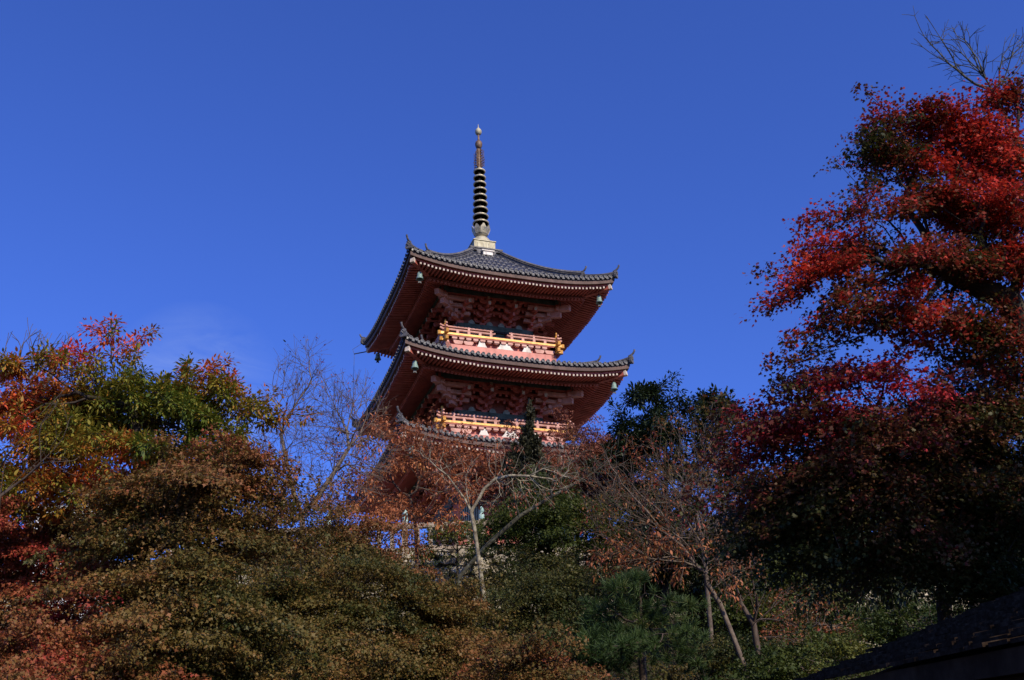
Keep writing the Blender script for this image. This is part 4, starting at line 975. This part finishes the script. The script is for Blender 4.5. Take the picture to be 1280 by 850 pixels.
make_tree('cherry_tree', 'orange leaved cherry tree in front of the left side of the pagoda', 'cherry tree',
  trunk_path(525, 35, [(520, 660, 34.8), (512, 620, 34.5)]),
  [lob(500, 565, 45, 30, 34), lob(540, 595, 45, 36, 33.8), lob(480, 600, 40, 40, 34.2), lob(470, 545, 30, 20, 34.4), lob(575, 580, 30, 34, 34), lob(505, 640, 60, 26, 33.8), lob(555, 560, 30, 22, 34.4), lob(600, 590, 30, 24, 33.6), lob(450, 600, 30, 36, 34.2), lob(520, 545, 36, 16, 34.6), lob(440, 560, 22, 24, 34.4), lob(490, 660, 60, 20, 33.6)],
  620, M['bark_brown'], 0.07, 0.005, seed=32, clump=7, csize=0.32, kpath=0.45, twigs=1, twig_len=0.4,
  leaf=dict(shape='oval', size=0.115, n=20, spread=0.26, mat=LM['orange'], mode='rosette', tint0=0.45, tamp=0.3, frac=0.55, maxtips=2.2))
make_tree('pale_tree', 'almost bare tree with a pale lichen covered forked trunk before the pagoda', 'bare tree',
  trunk_path(610, 27.5, [(607, 790, 27.4), (604, 740, 27.3), (598, 695, 27.2), (592, 655, 27.1), (589, 640, 27.1)], n=3),
  [lob(560, 600, 30, 26, 27), lob(590, 600, 10, 40, 27.2), lob(625, 618, 30, 18, 27), lob(680, 600, 50, 26, 26.8), lob(640, 585, 40, 34, 27.3), lob(540, 570, 26, 22, 27.2), lob(705, 575, 30, 22, 27)],
  200, M['bark_pale'], 0.055, 0.004, seed=33, kpath=0.35, twigs=3, twig_len=0.4, limb_min=0.15, bare_frac=0.85,
  extra=[[P(589, 640, 27.1), P(596, 622, 27.05), P(608, 606, 27), P(625, 595, 26.9), P(645, 592, 26.9), P(668, 596, 26.8)], [P(589, 640, 27.1), P(580, 622, 27.1), P(568, 604, 27.1), P(552, 588, 27.1)], [P(587, 634, 27.1), P(583, 612, 27.2), P(580, 592, 27.3)]],
  leaf=dict(shape='oval', size=0.085, n=5, spread=0.16, mat=LM['brownred'], mode='rosette', frac=0.5, tint0=0.6, tamp=0.3, maxtips=1.5))
make_tree('leaning_tree', 'leaning tree with a dark mossy trunk crossing behind the pale trunk', 'bare tree',
  trunk_path(560, 29, [(575, 720, 28.8), (610, 680, 28.6), (650, 645, 28.4), (690, 620, 28.3), (725, 602, 28.2)], n=3),
  [lob(700, 590, 50, 24, 28), lob(760, 580, 30, 30, 28), lob(650, 600, 40, 26, 28.4)], 120, M['bark_moss'], 0.06, 0.0045, seed=34, kpath=0.6, twigs=2, twig_len=0.4)
make_tree('juniper', 'dark narrow juniper rising in front of the middle balcony', 'juniper', trunk_path(655, 34, [(658, 640, 33.9), (660, 580, 33.9), (661, 530, 33.9), (662, 506, 33.9)]),
  [lob(660, 600, 34, 26, 33.9), lob(660, 570, 20, 22, 33.9), lob(661, 545, 10, 18, 33.9), lob(662, 522, 5, 12, 33.9), lob(642, 585, 14, 16, 33.9)], 420, M['bark_dark'], 0.09, 0.007, seed=35, kpath=0.2,
  leaf=dict(shape='scale', size=0.12, n=80, spread=0.2, mat=LM['juniper'], mode='tuft', lift=0.9, fwd=0.9, tint0=0.35, tamp=0.3, maxtips=2.5))
make_tree('maple_tree', 'withered brick red maple against the right half of the pagoda', 'maple tree', trunk_path(720, 36, [(722, 670, 35.8), (722, 620, 35.5)]),
  [lob(700, 587, 52, 26, 35.2), lob(760, 553, 24, 22, 35.4), lob(635, 582, 26, 20, 35.2), lob(745, 568, 30, 28, 35.4), lob(660, 608, 45, 26, 35), lob(740, 608, 45, 34, 35), lob(690, 628, 70, 26, 35), lob(630, 602, 40, 24, 35), lob(770, 598, 30, 30, 35)], 900, M['bark_brown'], 0.075, 0.005, seed=36, clump=23, csize=0.38, split=3, kpath=0.4, twigs=1, twig_len=0.35,
  leaf=maple(LM['brownred'], 0.06, 60, 0.36, tint0=0.5, tamp=0.3, frac=0.8))
make_tree('maple_tree', 'bushy green maple right of the pale trunk above the stone wall', 'maple tree', trunk_path(690, 31.5, [(690, 720, 31.3), (688, 690, 31.2)]),
  [lob(690, 640, 50, 34, 30.6), lob(735, 650, 34, 30, 30.6), lob(640, 650, 34, 26, 30.8), lob(700, 675, 60, 18, 30.4), lob(680, 612, 34, 18, 30.8)], 627, M['bark_dark'], 0.074, seed=37, clump=23, csize=0.38, split=6,
  leaf=maple(LM['green'], 0.055, 77, 0.40, tint0=0.45, tamp=0.28))
make_tree('green_shrub', 'low green shrub growing on the stone wall left of the pale trunk', 'shrub', trunk_path(572, 41.6, [(572, 690, 41.4)]),
  [lob(570, 666, 42, 16, 41.2, 0.6), lob(540, 690, 24, 10, 41.5, 0.4), lob(600, 680, 24, 14, 41.2, 0.6)], 120, M['bark_dark'], 0.05, seed=38,
  leaf=maple(LM['green'], 0.07, 40, 0.36, tint0=0.5, tamp=0.3))
make_tree('evergreen_tree', 'dark evergreen tree standing to the right of the pagoda', 'evergreen tree', trunk_path(830, 33, [(832, 680, 32.8), (832, 600, 32.5), (832, 530, 32.3)]),
  [lob(820, 505, 34, 22, 32), lob(865, 508, 34, 20, 32.2), lob(905, 530, 30, 28, 32.2), lob(790, 535, 24, 14, 32), lob(840, 545, 60, 34, 32), lob(815, 590, 60, 40, 31.8), lob(890, 590, 60, 45, 32), lob(765, 530, 12, 10, 32), lob(850, 640, 90, 36, 31.8), lob(930, 640, 40, 50, 32), lob(790, 640, 50, 34, 32), lob(860, 680, 90, 26, 31.6), lob(800, 560, 40, 30, 32)], 1250, M['bark_dark'], 0.10, 0.007, seed=39, clump=12, csize=0.34, kpath=0.3,
  leaf=dict(shape='oval', size=0.12, n=75, spread=0.28, mat=LM['ever'], mode='rosette', sag=0.2, tint0=0.35, tamp=0.35, maxtips=2.2))
make_tree('bare_tree', 'leafless grey tree with long rising twigs in front of the dark evergreen', 'bare tree', trunk_path(890, 28.5, [(880, 690, 28.2), (870, 640, 28)]),
  [lob(850, 580, 60, 50, 27.6), lob(890, 560, 45, 55, 27.6), lob(800, 600, 50, 45, 27.6), lob(870, 640, 60, 30, 27.6)], 420, M['bark_grey'], 0.06, 0.0045, seed=40, kpath=0.65, twigs=2, twig_len=0.5,
  leaf=dict(shape='oval', size=0.085, n=7, spread=0.20, mat=LM['rust'], mode='rosette', frac=0.5, tint0=0.4, tamp=0.3, maxtips=1.5))
make_tree('cherry_tree', 'nearly bare cherry fanning out from twin stems with a few orange leaves', 'cherry tree',
  trunk_path(938, 24.5, [(934, 842, 24.3), (918, 800, 24.2), (900, 755, 24.1), (884, 730, 24)], n=3),
  [lob(830, 680, 60, 34, 23.6), lob(780, 650, 50, 36, 23.6), lob(880, 660, 50, 46, 23.8), lob(760, 610, 40, 34, 23.7), lob(800, 700, 60, 20, 23.4), lob(910, 710, 30, 30, 23.8), lob(850, 620, 50, 30, 24)], 560, M['bark_grey'], 0.055, 0.0042, seed=41, kpath=0.6, twigs=3, twig_len=0.5, limb_min=0.2,
  leaf=[dict(shape='oval', size=0.11, n=9, spread=0.18, mat=LM['orange'], mode='rosette', sag=0.9, frac=0.30, tint0=0.45, tamp=0.3, maxtips=1.5, where=lambda p: p[:, 2] < P(800, 672, 23.6)[2]),
        dict(name='withered_leaves', shape='oval', size=0.075, n=5, spread=0.18, mat=LM['rust'], mode='rosette', sag=0.7, frac=0.35, tint0=0.5, tamp=0.3, maxtips=1.5)])
make_tree('cherry_tree', 'second slender stem with scattered orange leaves behind the twin stemmed cherry', 'cherry tree', trunk_path(955, 25.5, [(950, 830, 25.3), (942, 780, 25.2)], n=3),
  [lob(930, 720, 34, 40, 25), lob(965, 760, 30, 34, 25), lob(900, 690, 30, 30, 25)], 90, M['bark_brown'], 0.07, 0.0065, seed=42, kpath=0.65, twigs=2, twig_len=0.4,
  leaf=dict(shape='oval', size=0.10, n=5, spread=0.16, mat=LM['orange'], mode='rosette', sag=0.9, frac=0.3, tint0=0.5, tamp=0.3, maxtips=1.5))
make_tree('pine_tree', 'round headed green pine with soft needle tufts at the bottom', 'pine tree', trunk_path(800, 22.5, [(803, 830, 22.4), (802, 780, 22.3), (800, 750, 22.2)]),
  [lob(790, 745, 55, 24, 21.8), lob(745, 790, 30, 20, 21.6), lob(835, 775, 34, 24, 21.8), lob(800, 810, 85, 22, 21.2), lob(870, 820, 28, 20, 21.6), lob(740, 825, 40, 18, 21.4), lob(790, 780, 40, 20, 21.6)], 420, M['bark_brown'], 0.08, 0.007, seed=43, clump=10, csize=0.22, kpath=0.3,
  leaf=dict(shape='needle', size=0.15, n=110, spread=0.10, mat=LM['pine'], mode='tuft', lift=0.8, fwd=0.8, tint0=0.45, tamp=0.25, maxtips=2.5))
make_tree('red_shrub', 'twiggy shrub with rusty leaves on the slope right of the slender cherry stems', 'shrub', trunk_path(1012, 29, [(1012, 800, 28.8)]),
  [lob(1005, 765, 40, 26, 28.5), lob(1035, 790, 34, 24, 28.4), lob(985, 800, 30, 24, 28.4)], 120, M['bark_grey'], 0.05, 0.007, seed=44, kpath=0.5, twigs=2, twig_len=0.4,
  leaf=maple(LM['rust'], 0.06, 14, 0.3, frac=0.5, tint0=0.4))
make_tree('green_shrub', 'rounded dull green bush on the slope beside the pale boulder', 'shrub', trunk_path(1070, 29.5, [(1070, 800, 29.4)]), [lob(1070, 778, 36, 20, 29.2), lob(1030, 825, 60, 18, 28.2)], 130, M['bark_dark'], 0.04, seed=45,
  leaf=maple(LM['green'], 0.055, 50, 0.32, tint0=0.22, tamp=0.25))

make_tree('maple_tree', 'shadowy dark green maple low against the stone wall left of the green pine', 'maple tree', trunk_path(735, 36.5, [(735, 745, 36.3)]),
  [lob(720, 715, 50, 24, 36), lob(770, 720, 45, 26, 36), lob(745, 745, 70, 22, 35.6), lob(690, 735, 30, 18, 36)], 330, M['bark_dark'], 0.07, seed=46, clump=23, csize=0.40, split=6,
  leaf=maple(LM['green'], 0.055, 75, 0.45, tint0=0.22, tamp=0.22))
make_tree('evergreen_shrub', 'wide dark evergreen shrub behind the fanning bare cherry, hiding the stone wall', 'shrub', trunk_path(880, 38.0, [(880, 740, 37.8)]),
  [lob(830, 700, 60, 34, 37.5), lob(900, 700, 60, 38, 37.5), lob(960, 690, 50, 40, 37.5), lob(870, 745, 90, 26, 37), lob(800, 735, 40, 24, 37.3), lob(1010, 700, 50, 36, 37.6), lob(950, 740, 70, 26, 37)], 1000, M['bark_dark'], 0.08, seed=47, clump=3, csize=0.4,
  leaf=dict(shape='oval', size=0.13, n=80, spread=0.36, mat=LM['ever'], mode='rosette', sag=0.2, tint0=0.4, tamp=0.35, maxtips=2.2))
make_tree('maple_tree', 'brown olive maple low against the stone wall below the bare many stemmed tree', 'maple tree', trunk_path(330, 33.0, [(335, 730, 32.8)]),
  [lob(330, 695, 60, 24, 32.4), lob(390, 705, 50, 22, 32.4), lob(270, 690, 50, 30, 32.4), lob(440, 690, 40, 24, 32.6), lob(350, 735, 90, 20, 32)], 420, M['bark_dark'], 0.08, seed=48, clump=23, csize=0.45, split=6,
  leaf=maple(LM['olive'], 0.055, 77, 0.45, tint0=0.28, tamp=0.25))
make_tree('maple_tree', 'dark green maple spreading low behind the pale trunk', 'maple tree', trunk_path(640, 30.0, [(640, 760, 29.8)]),
  [lob(640, 735, 50, 22, 29.5), lob(600, 745, 40, 20, 29.5), lob(560, 738, 34, 14, 29.7), lob(690, 720, 40, 24, 29.8)], 300, M['bark_dark'], 0.08, seed=49, clump=23, csize=0.38, split=6,
  leaf=maple(LM['olive'], 0.05, 75, 0.4, tint0=0.18, tamp=0.2))

make_tree('olive_shrub', 'untidy olive brown shrub at the feet of the twin cherry stems', 'shrub', trunk_path(900, 26.5, [(900, 830, 26.4)]),
  [lob(890, 815, 40, 22, 26.2), lob(930, 835, 50, 18, 26), lob(860, 840, 40, 16, 25.8), lob(960, 815, 34, 22, 26.4)], 260, M['bark_grey'], 0.04, 0.005, seed=71, clump=8, csize=0.3, split=3, twigs=1, twig_len=0.3,
  leaf=maple(LM['olive'], 0.06, 34, 0.3, tint0=0.22, tamp=0.3))
make_tree('olive_shrub', 'low dark brown shrub on the slope above the old roof', 'shrub', trunk_path(1010, 24.5, [(1010, 840, 24.4)]),
  [lob(1000, 835, 50, 16, 24.2), lob(970, 850, 40, 14, 24), lob(1050, 812, 36, 14, 24.6)], 180, M['bark_grey'], 0.035, 0.005, seed=72, clump=8, csize=0.28, split=3, twigs=1, twig_len=0.3,
  leaf=maple(LM['green'], 0.06, 34, 0.3, tint0=0.3, tamp=0.3))
make_tree('bare_shrub', 'dark thicket of twigs with few brown leaves right of the slender cherry stems', 'bare shrub', trunk_path(975, 31, [(975, 780, 30.8)]),
  [lob(965, 740, 50, 34, 30.5), lob(1010, 735, 50, 26, 30.6), lob(930, 770, 40, 30, 30.4), lob(1080, 770, 60, 20, 30.6), lob(1130, 780, 60, 20, 30.8)], 420, M['bark_grey'], 0.05, 0.005, seed=73, kpath=0.45, twigs=2, twig_len=0.4,
  leaf=maple(LM['green'], 0.07, 26, 0.34, tint0=0.25, tamp=0.3, frac=0.8))

# ------------------------------------------------------------------ the red maples leaning in from the right
make_tree('bare_tree', 'leafless mossy branches rising above the red maple at the top right', 'bare tree',
  trunk_path(1330, 14.5, [(1320, 600, 14.3), (1300, 350, 14.1), (1275, 180, 14), (1240, 112, 14)]),
  [lob(1215, 80, 28, 26, 14), lob(1180, 55, 26, 26, 14), lob(1152, 25, 10, 10, 14), lob(1205, 40, 14, 18, 14), lob(1262, 80, 16, 34, 14), lob(1275, 60, 14, 20, 14.1), lob(1345, 200, 30, 60, 14.2), lob(1370, 330, 40, 60, 14.3)], 460, M['bark_moss'], 0.055, 0.004, seed=51, kpath=0.62, twigs=3, twig_len=0.2, seg=0.25, limb_min=0.15)
mp_leaf = maple(LM['red'], 0.040, 52, 0.21, shape='star', wob=0.45, tint0=0.47, tamp=0.38, tfreq=2.0, tjit=0.10, sag=0.4, maxtips=2.5)
make_tree('maple_tree', 'tall red maple leaning in from the right with scarlet sunlit clumps', 'maple tree',
  trunk_path(1345, 11.0, [(1340, 640, 10.9), (1320, 480, 10.8), (1260, 375, 10.6), (1200, 350, 10.5)]),
  [lob(1115, 150, 26, 12, 10.5), lob(1160, 165, 38, 16, 10.5), lob(1100, 195, 18, 10, 10.4), lob(1145, 205, 42, 20, 10.4), lob(1205, 180, 45, 22, 10.5), lob(1262, 125, 28, 20, 10.5), lob(1258, 190, 40, 40, 10.5), lob(1170, 250, 40, 20, 10.3), lob(1230, 250, 50, 30, 10.4), lob(1120, 272, 24, 14, 10.3), lob(1066, 255, 20, 12, 10.2), lob(1032, 275, 16, 8, 10.2), lob(1085, 300, 38, 18, 10.2), lob(1015, 310, 22, 12, 10.1), lob(998, 345, 24, 12, 10.1), lob(972, 375, 16, 8, 10.1), lob(1055, 350, 38, 20, 10.2), lob(1130, 340, 42, 28, 10.3), lob(1200, 330, 45, 35, 10.4), lob(1262, 300, 30, 60, 10.5), lob(1015, 400, 20, 10, 10.2), lob(1005, 440, 14, 14, 10.3), lob(1080, 400, 42, 18, 10.3), lob(1150, 405, 45, 22, 10.4), lob(1230, 410, 45, 40, 10.6)],
  1500, M['bark_dark'], 0.15, 0.004, seed=52, clump=11, csize=0.15, kpath=0.4, seg=0.3, leaf=dict(mp_leaf, tfn=lambda p: bump(1210, 345, 10.4, 0.6, -0.16)(p)+bump(1225, 425, 10.6, 0.7, -0.30)(p)+bump(1090, 410, 10.3, 0.4, -0.15)(p)+bump(1010, 320, 10.1, 0.6, 0.25)(p)+bump(1080, 265, 10.2, 0.45, 0.25)(p)+bump(1130, 170, 10.4, 0.5, 0.2)(p)+bump(1250, 140, 10.5, 0.5, 0.2)(p)+bump(975, 375, 10.1, 0.4, 0.25)(p)))  # light put into leaf tint: scarlet at sunlit clumps, darker interior
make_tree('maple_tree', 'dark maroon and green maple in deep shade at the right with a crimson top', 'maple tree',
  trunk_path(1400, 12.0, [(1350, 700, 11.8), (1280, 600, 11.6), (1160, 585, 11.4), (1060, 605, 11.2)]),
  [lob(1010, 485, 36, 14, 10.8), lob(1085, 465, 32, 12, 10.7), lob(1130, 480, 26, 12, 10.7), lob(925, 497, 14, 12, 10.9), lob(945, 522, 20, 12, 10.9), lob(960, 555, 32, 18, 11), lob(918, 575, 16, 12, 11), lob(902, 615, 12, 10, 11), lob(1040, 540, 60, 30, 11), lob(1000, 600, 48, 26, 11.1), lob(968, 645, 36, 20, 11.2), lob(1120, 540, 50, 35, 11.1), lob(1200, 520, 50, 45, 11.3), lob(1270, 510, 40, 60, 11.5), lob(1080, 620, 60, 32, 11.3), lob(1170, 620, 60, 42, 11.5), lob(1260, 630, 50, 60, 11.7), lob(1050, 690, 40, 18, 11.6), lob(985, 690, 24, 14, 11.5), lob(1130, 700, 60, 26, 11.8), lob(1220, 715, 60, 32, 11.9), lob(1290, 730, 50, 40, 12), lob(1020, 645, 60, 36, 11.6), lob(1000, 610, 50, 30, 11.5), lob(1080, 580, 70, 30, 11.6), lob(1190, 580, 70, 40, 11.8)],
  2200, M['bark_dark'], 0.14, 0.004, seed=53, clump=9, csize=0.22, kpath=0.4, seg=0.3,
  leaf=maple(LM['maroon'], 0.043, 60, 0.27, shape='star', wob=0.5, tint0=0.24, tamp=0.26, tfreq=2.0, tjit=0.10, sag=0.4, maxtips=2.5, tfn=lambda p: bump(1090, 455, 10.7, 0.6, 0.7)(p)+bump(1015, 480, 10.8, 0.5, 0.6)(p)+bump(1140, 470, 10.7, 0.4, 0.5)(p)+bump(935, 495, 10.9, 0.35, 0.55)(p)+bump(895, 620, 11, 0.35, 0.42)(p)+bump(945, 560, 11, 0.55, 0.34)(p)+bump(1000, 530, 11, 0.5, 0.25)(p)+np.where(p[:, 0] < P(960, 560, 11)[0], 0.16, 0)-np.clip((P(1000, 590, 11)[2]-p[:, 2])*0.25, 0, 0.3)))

make_tree('evergreen_tree', 'black green evergreen in deep shade behind the dark maple, above the old roof', 'evergreen tree', trunk_path(1180, 18.0, [(1180, 760, 17.8), (1180, 680, 17.6)]),
  [lob(1080, 680, 70, 40, 17), lob(1180, 660, 90, 60, 17.2), lob(1270, 660, 60, 70, 17.4), lob(1130, 740, 90, 34, 16.8), lob(1230, 740, 60, 34, 17), lob(1020, 640, 50, 34, 17.2)], 700, M['bark_dark'], 0.12, seed=74, clump=6, csize=0.36, split=2,
  leaf=dict(shape='oval', size=0.10, n=46, spread=0.3, mat=LM['ever'], mode='rosette', sag=0.2, tint0=0.35, tamp=0.3, maxtips=2.2))

make_tree('evergreen_tree', 'broad dark evergreen far up the slope right of the red maples, outside the picture', 'evergreen tree', [np.array([13.5, 33.0, float(ground(13.5, 33.0))+1.2*k-0.1]) for k in range(6)],
  [(np.array([13.5, 33.0, 12.5]), 3.4, 2.6, 3.0), (np.array([16.5, 34.5, 11.5]), 2.8, 2.2, 2.6), (np.array([18.5, 36.5, 12.5]), 2.6, 2.2, 2.4)], 420, M['bark_dark'], 0.16, seed=75, clump=6, csize=0.4, split=2,
  leaf=dict(shape='oval', size=0.14, n=40, spread=0.36, mat=LM['ever'], mode='rosette', sag=0.2, tint0=0.35, tamp=0.3, maxtips=2.2))

# shade trees added out of frame to the right of the viewer (they cast the shade over the dark maple)
def shade_tree(lbl, x, y, r, zc, rz, seed):
    z = float(ground(x, y)); make_tree('evergreen_tree', lbl, 'evergreen tree', [np.array([x, y, z-0.1+(zc-z)*k/6]) for k in range(7)], [(np.array([x, y, zc]), r, r, rz)], 420, M['bark_dark'], 0.3, 0.012, seed=seed, kpath=0.3, seg=0.6,
      leaf=dict(shape='oval', size=0.26, n=34, spread=0.5, mat=LM['ever'], mode='rosette', sag=0.2, tint0=0.35, tamp=0.3, maxtips=2.5))
shade_tree('tall dark evergreen added for shade beside the viewer, outside the picture', 10.2, 1.0, 3.2, 9.9, 2.7, 61)
shade_tree('broad dark evergreen added for shade near the old roof, outside the picture', 14.6, 2.6, 3.6, 10.8, 3.0, 62)
shade_tree('dark evergreen added for shade behind the viewer, outside the picture', 6.4, -1.0, 2.4, 11.0, 2.2, 63)

# ------------------------------------------------------------------ slope details
def boulder(px, py, Y, r, lbl, seed):
    rng = np.random.default_rng(seed); q = P(px, py, Y); m = MB(); n, k = 12, 7; vs = []; fs = []
    for i in range(k+1):
        for j in range(n):
            a, t = 2*math.pi*j/n, math.pi*i/k; d = np.array([math.sin(t)*math.cos(a), math.sin(t)*math.sin(a), math.cos(t)])
            rr = r*(1+0.16*math.sin(3*a+seed)*math.sin(t)+0.12*math.sin(2*t+a*2)+rng.uniform(-0.05, 0.05)*(0 < i < k)); vs.append(d*rr*np.array([1.35, 1, 0.75]))
    for i in range(k):
        for j in range(n): fs.append((i*n+j, (i+1)*n+j, (i+1)*n+(j+1) % n, i*n+(j+1) % n))
    m.add(vs, fs); z = min(q[2], float(ground(q[0], q[1]))+r*0.5)
    o = m.build('boulder', M['stone'], None); o.location = (q[0], q[1], z); tag(o, lbl, 'boulder', 'boulders on the slope')
boulder(1078, 744, 33.0, 0.36, 'pale boulder on the dark slope above the rounded green bush', 3)
boulder(945, 812, 28.5, 0.26, 'grey brown boulder low behind the twin cherry stems', 5)

# ------------------------------------------------------------------ undergrowth on the slope (nobody could count it)
def undergrowth():
    rng = np.random.default_rng(77); n = 9500
    x = rng.uniform(-18, 19, n); y = rng.uniform(14, WALL_Y-0.4, n); z = ground(x, y); m = 16
    c = np.stack([x, y, z+rng.uniform(0.05, 0.45, n)], -1); cc = np.repeat(c, m, 0); p = cc+rng.normal(size=cc.shape)*np.array([0.22, 0.22, 0.13])
    p[:, 2] = np.maximum(p[:, 2], ground(p[:, 0], p[:, 1])+0.02)
    t = np.repeat(0.35+0.3*vnoise(c, 0.8, 3), m)+0.1*rng.normal(size=len(p))
    o = leaf_mesh('undergrowth', p, rng.normal(size=p.shape)+np.array([0, 0, 0.3]), rng.normal(size=p.shape)*0.5+np.array([0, 0, 1.0]), rng.uniform(0.05, 0.13, len(p)), t, 'oval', LM['green'], None)
    tag(o, 'low green and brown undergrowth covering the slope', 'undergrowth', kind='stuff')
undergrowth()

# ------------------------------------------------------------------ old roof at the lower right, near the viewer
def old_roof():
    A = P(975, 858, 8.6); B = P(1290, 792, 5.2); d = unit((B-A)[None])[0]; d[2] *= 1.0
    A2 = A-d*0.0; B2 = A+d*6.5
    up = np.array([0, 0, 1.0]); back = np.cross(d, up); back = unit(back[None])[0]
    if back[0] < 0: back = -back
    org = A.copy(); root = empty('old_hall', tuple(org), label='dark weathered eave and slate roof of an old hall at the lower right corner', cat='building')
    def pt(s, b, z): return Vector(d*s+back*b+up*z)
    L = 6.5
    # stepped slate courses climbing back from the eave
    m = MB(); N = 20
    for i in range(N):
        b0, b1 = -0.02+0.126*i, 0.126*(i+1)+0.05; z0, z1 = 0.0+0.0428*i, 0.0428*(i+1)-0.012
        nt_ = 34; rr = np.random.default_rng(100+i)
        for k in range(nt_):
            s0, s1 = L*k/nt_+0.006, L*(k+1)/nt_-0.006; j = rr.uniform(-0.004, 0.004); jb = rr.uniform(-0.02, 0.02)
            q = [pt(s0, b0+jb, z0+j), pt(s1, b0+jb, z0+j), pt(s1, b1, z1+j), pt(s0, b1, z1+j)]
            q2 = [v-Vector((0, 0, 0.022)) for v in q]; m.add(q+q2, [(0, 1, 2, 3), (7, 6, 5, 4), (0, 4, 5, 1), (1, 5, 6, 2), (3, 2, 6, 7), (0, 3, 7, 4)])
    rf = m.build('roof', M['hall_tile'], root)
    m = MB(); m.beam(pt(-0.05, 0.126*N+0.02, 0.0428*N+0.02), pt(L, 0.126*N+0.02, 0.0428*N+0.02), 0.34, 0.22); m.build('ridge', M['hall_tile'], rf)
    m = MB(); m.beam(pt(0, 0.05, -0.10), pt(L, 0.05, -0.10), 0.05, 0.12); m.build('fascia', M['hall_wood'], rf)
    m = MB(); m.beam(pt(0.02, 0.16, -0.21), pt(L, 0.16, -0.21), 0.10, 0.09)
    m.build('eave_batten', M['hall_wood'], rf)
    m = MB()
    for k in range(14):
        s = 0.25+k*0.46; m.beam(pt(s, 0.12, -0.22), pt(s, 2.5, 0.56), 0.07, 0.09)
    m.build('rafter_row', M['hall_wood'], rf)
    m = MB(); m.add([pt(0, 0.1, -0.14), pt(L, 0.1, -0.14), pt(L, 2.5, 0.66), pt(0, 2.5, 0.66)], [(0, 1, 2, 3)]); m.build('soffit_board', M['hall_wood'], rf)
    m = MB()
    gz = -float(org[2]); m.add([pt(0.5, 0.9, gz), pt(L, 0.9, gz), pt(L, 0.9, 0.1), pt(0.5, 0.9, 0.1), pt(0.5, 2.6, gz), pt(L, 2.6, gz), pt(L, 2.6, 0.6), pt(0.5, 2.6, 0.6)], [(0, 1, 2, 3), (1, 5, 6, 2), (5, 4, 7, 6), (4, 0, 3, 7)]); m.build('wall', M['hall_wood'], root)
    m = MB()
    for k in range(4): m.beam(pt(0.6+k*1.8, 0.82, gz), pt(0.6+k*1.8, 0.82, -0.1), 0.16, 0.16, up=(0, 1, 0))
    m.build('post_row', M['hall_wood'], root)
old_roof()

# white plastered building glimpsed through the leaves at the far left
def plaster_building():
    c = P(88, 612, 31.0); gz = float(ground(c[0], c[1])); root = empty('plaster_building', (c[0], c[1], gz), 0.15, label='small white plastered building glimpsed through the leaves of the green cherry', cat='building')
    h = c[2]-gz+0.25
    m = MB(); m.box((0, 1.2, h/2-0.3), (1.7, 2.4, h+0.6)); m.build('wall', M['plaster'], root)
    m = MB(); m.prism([(-1.9, -0.05), (0, 0.85), (1.9, -0.05), (1.9, -0.2), (0, 0.7), (-1.9, -0.2)], (0, 1, 0), (0, 0, 1), (1, 0, 0), (-1.3, 1.2, h), 2.6); m.build('roof', M['tile'], root)
    m = MB(); m.box((0, -0.03, h*0.55), (1.72, 0.06, 0.14)); m.build('timber_band', M['hall_wood'], root)
plaster_building()
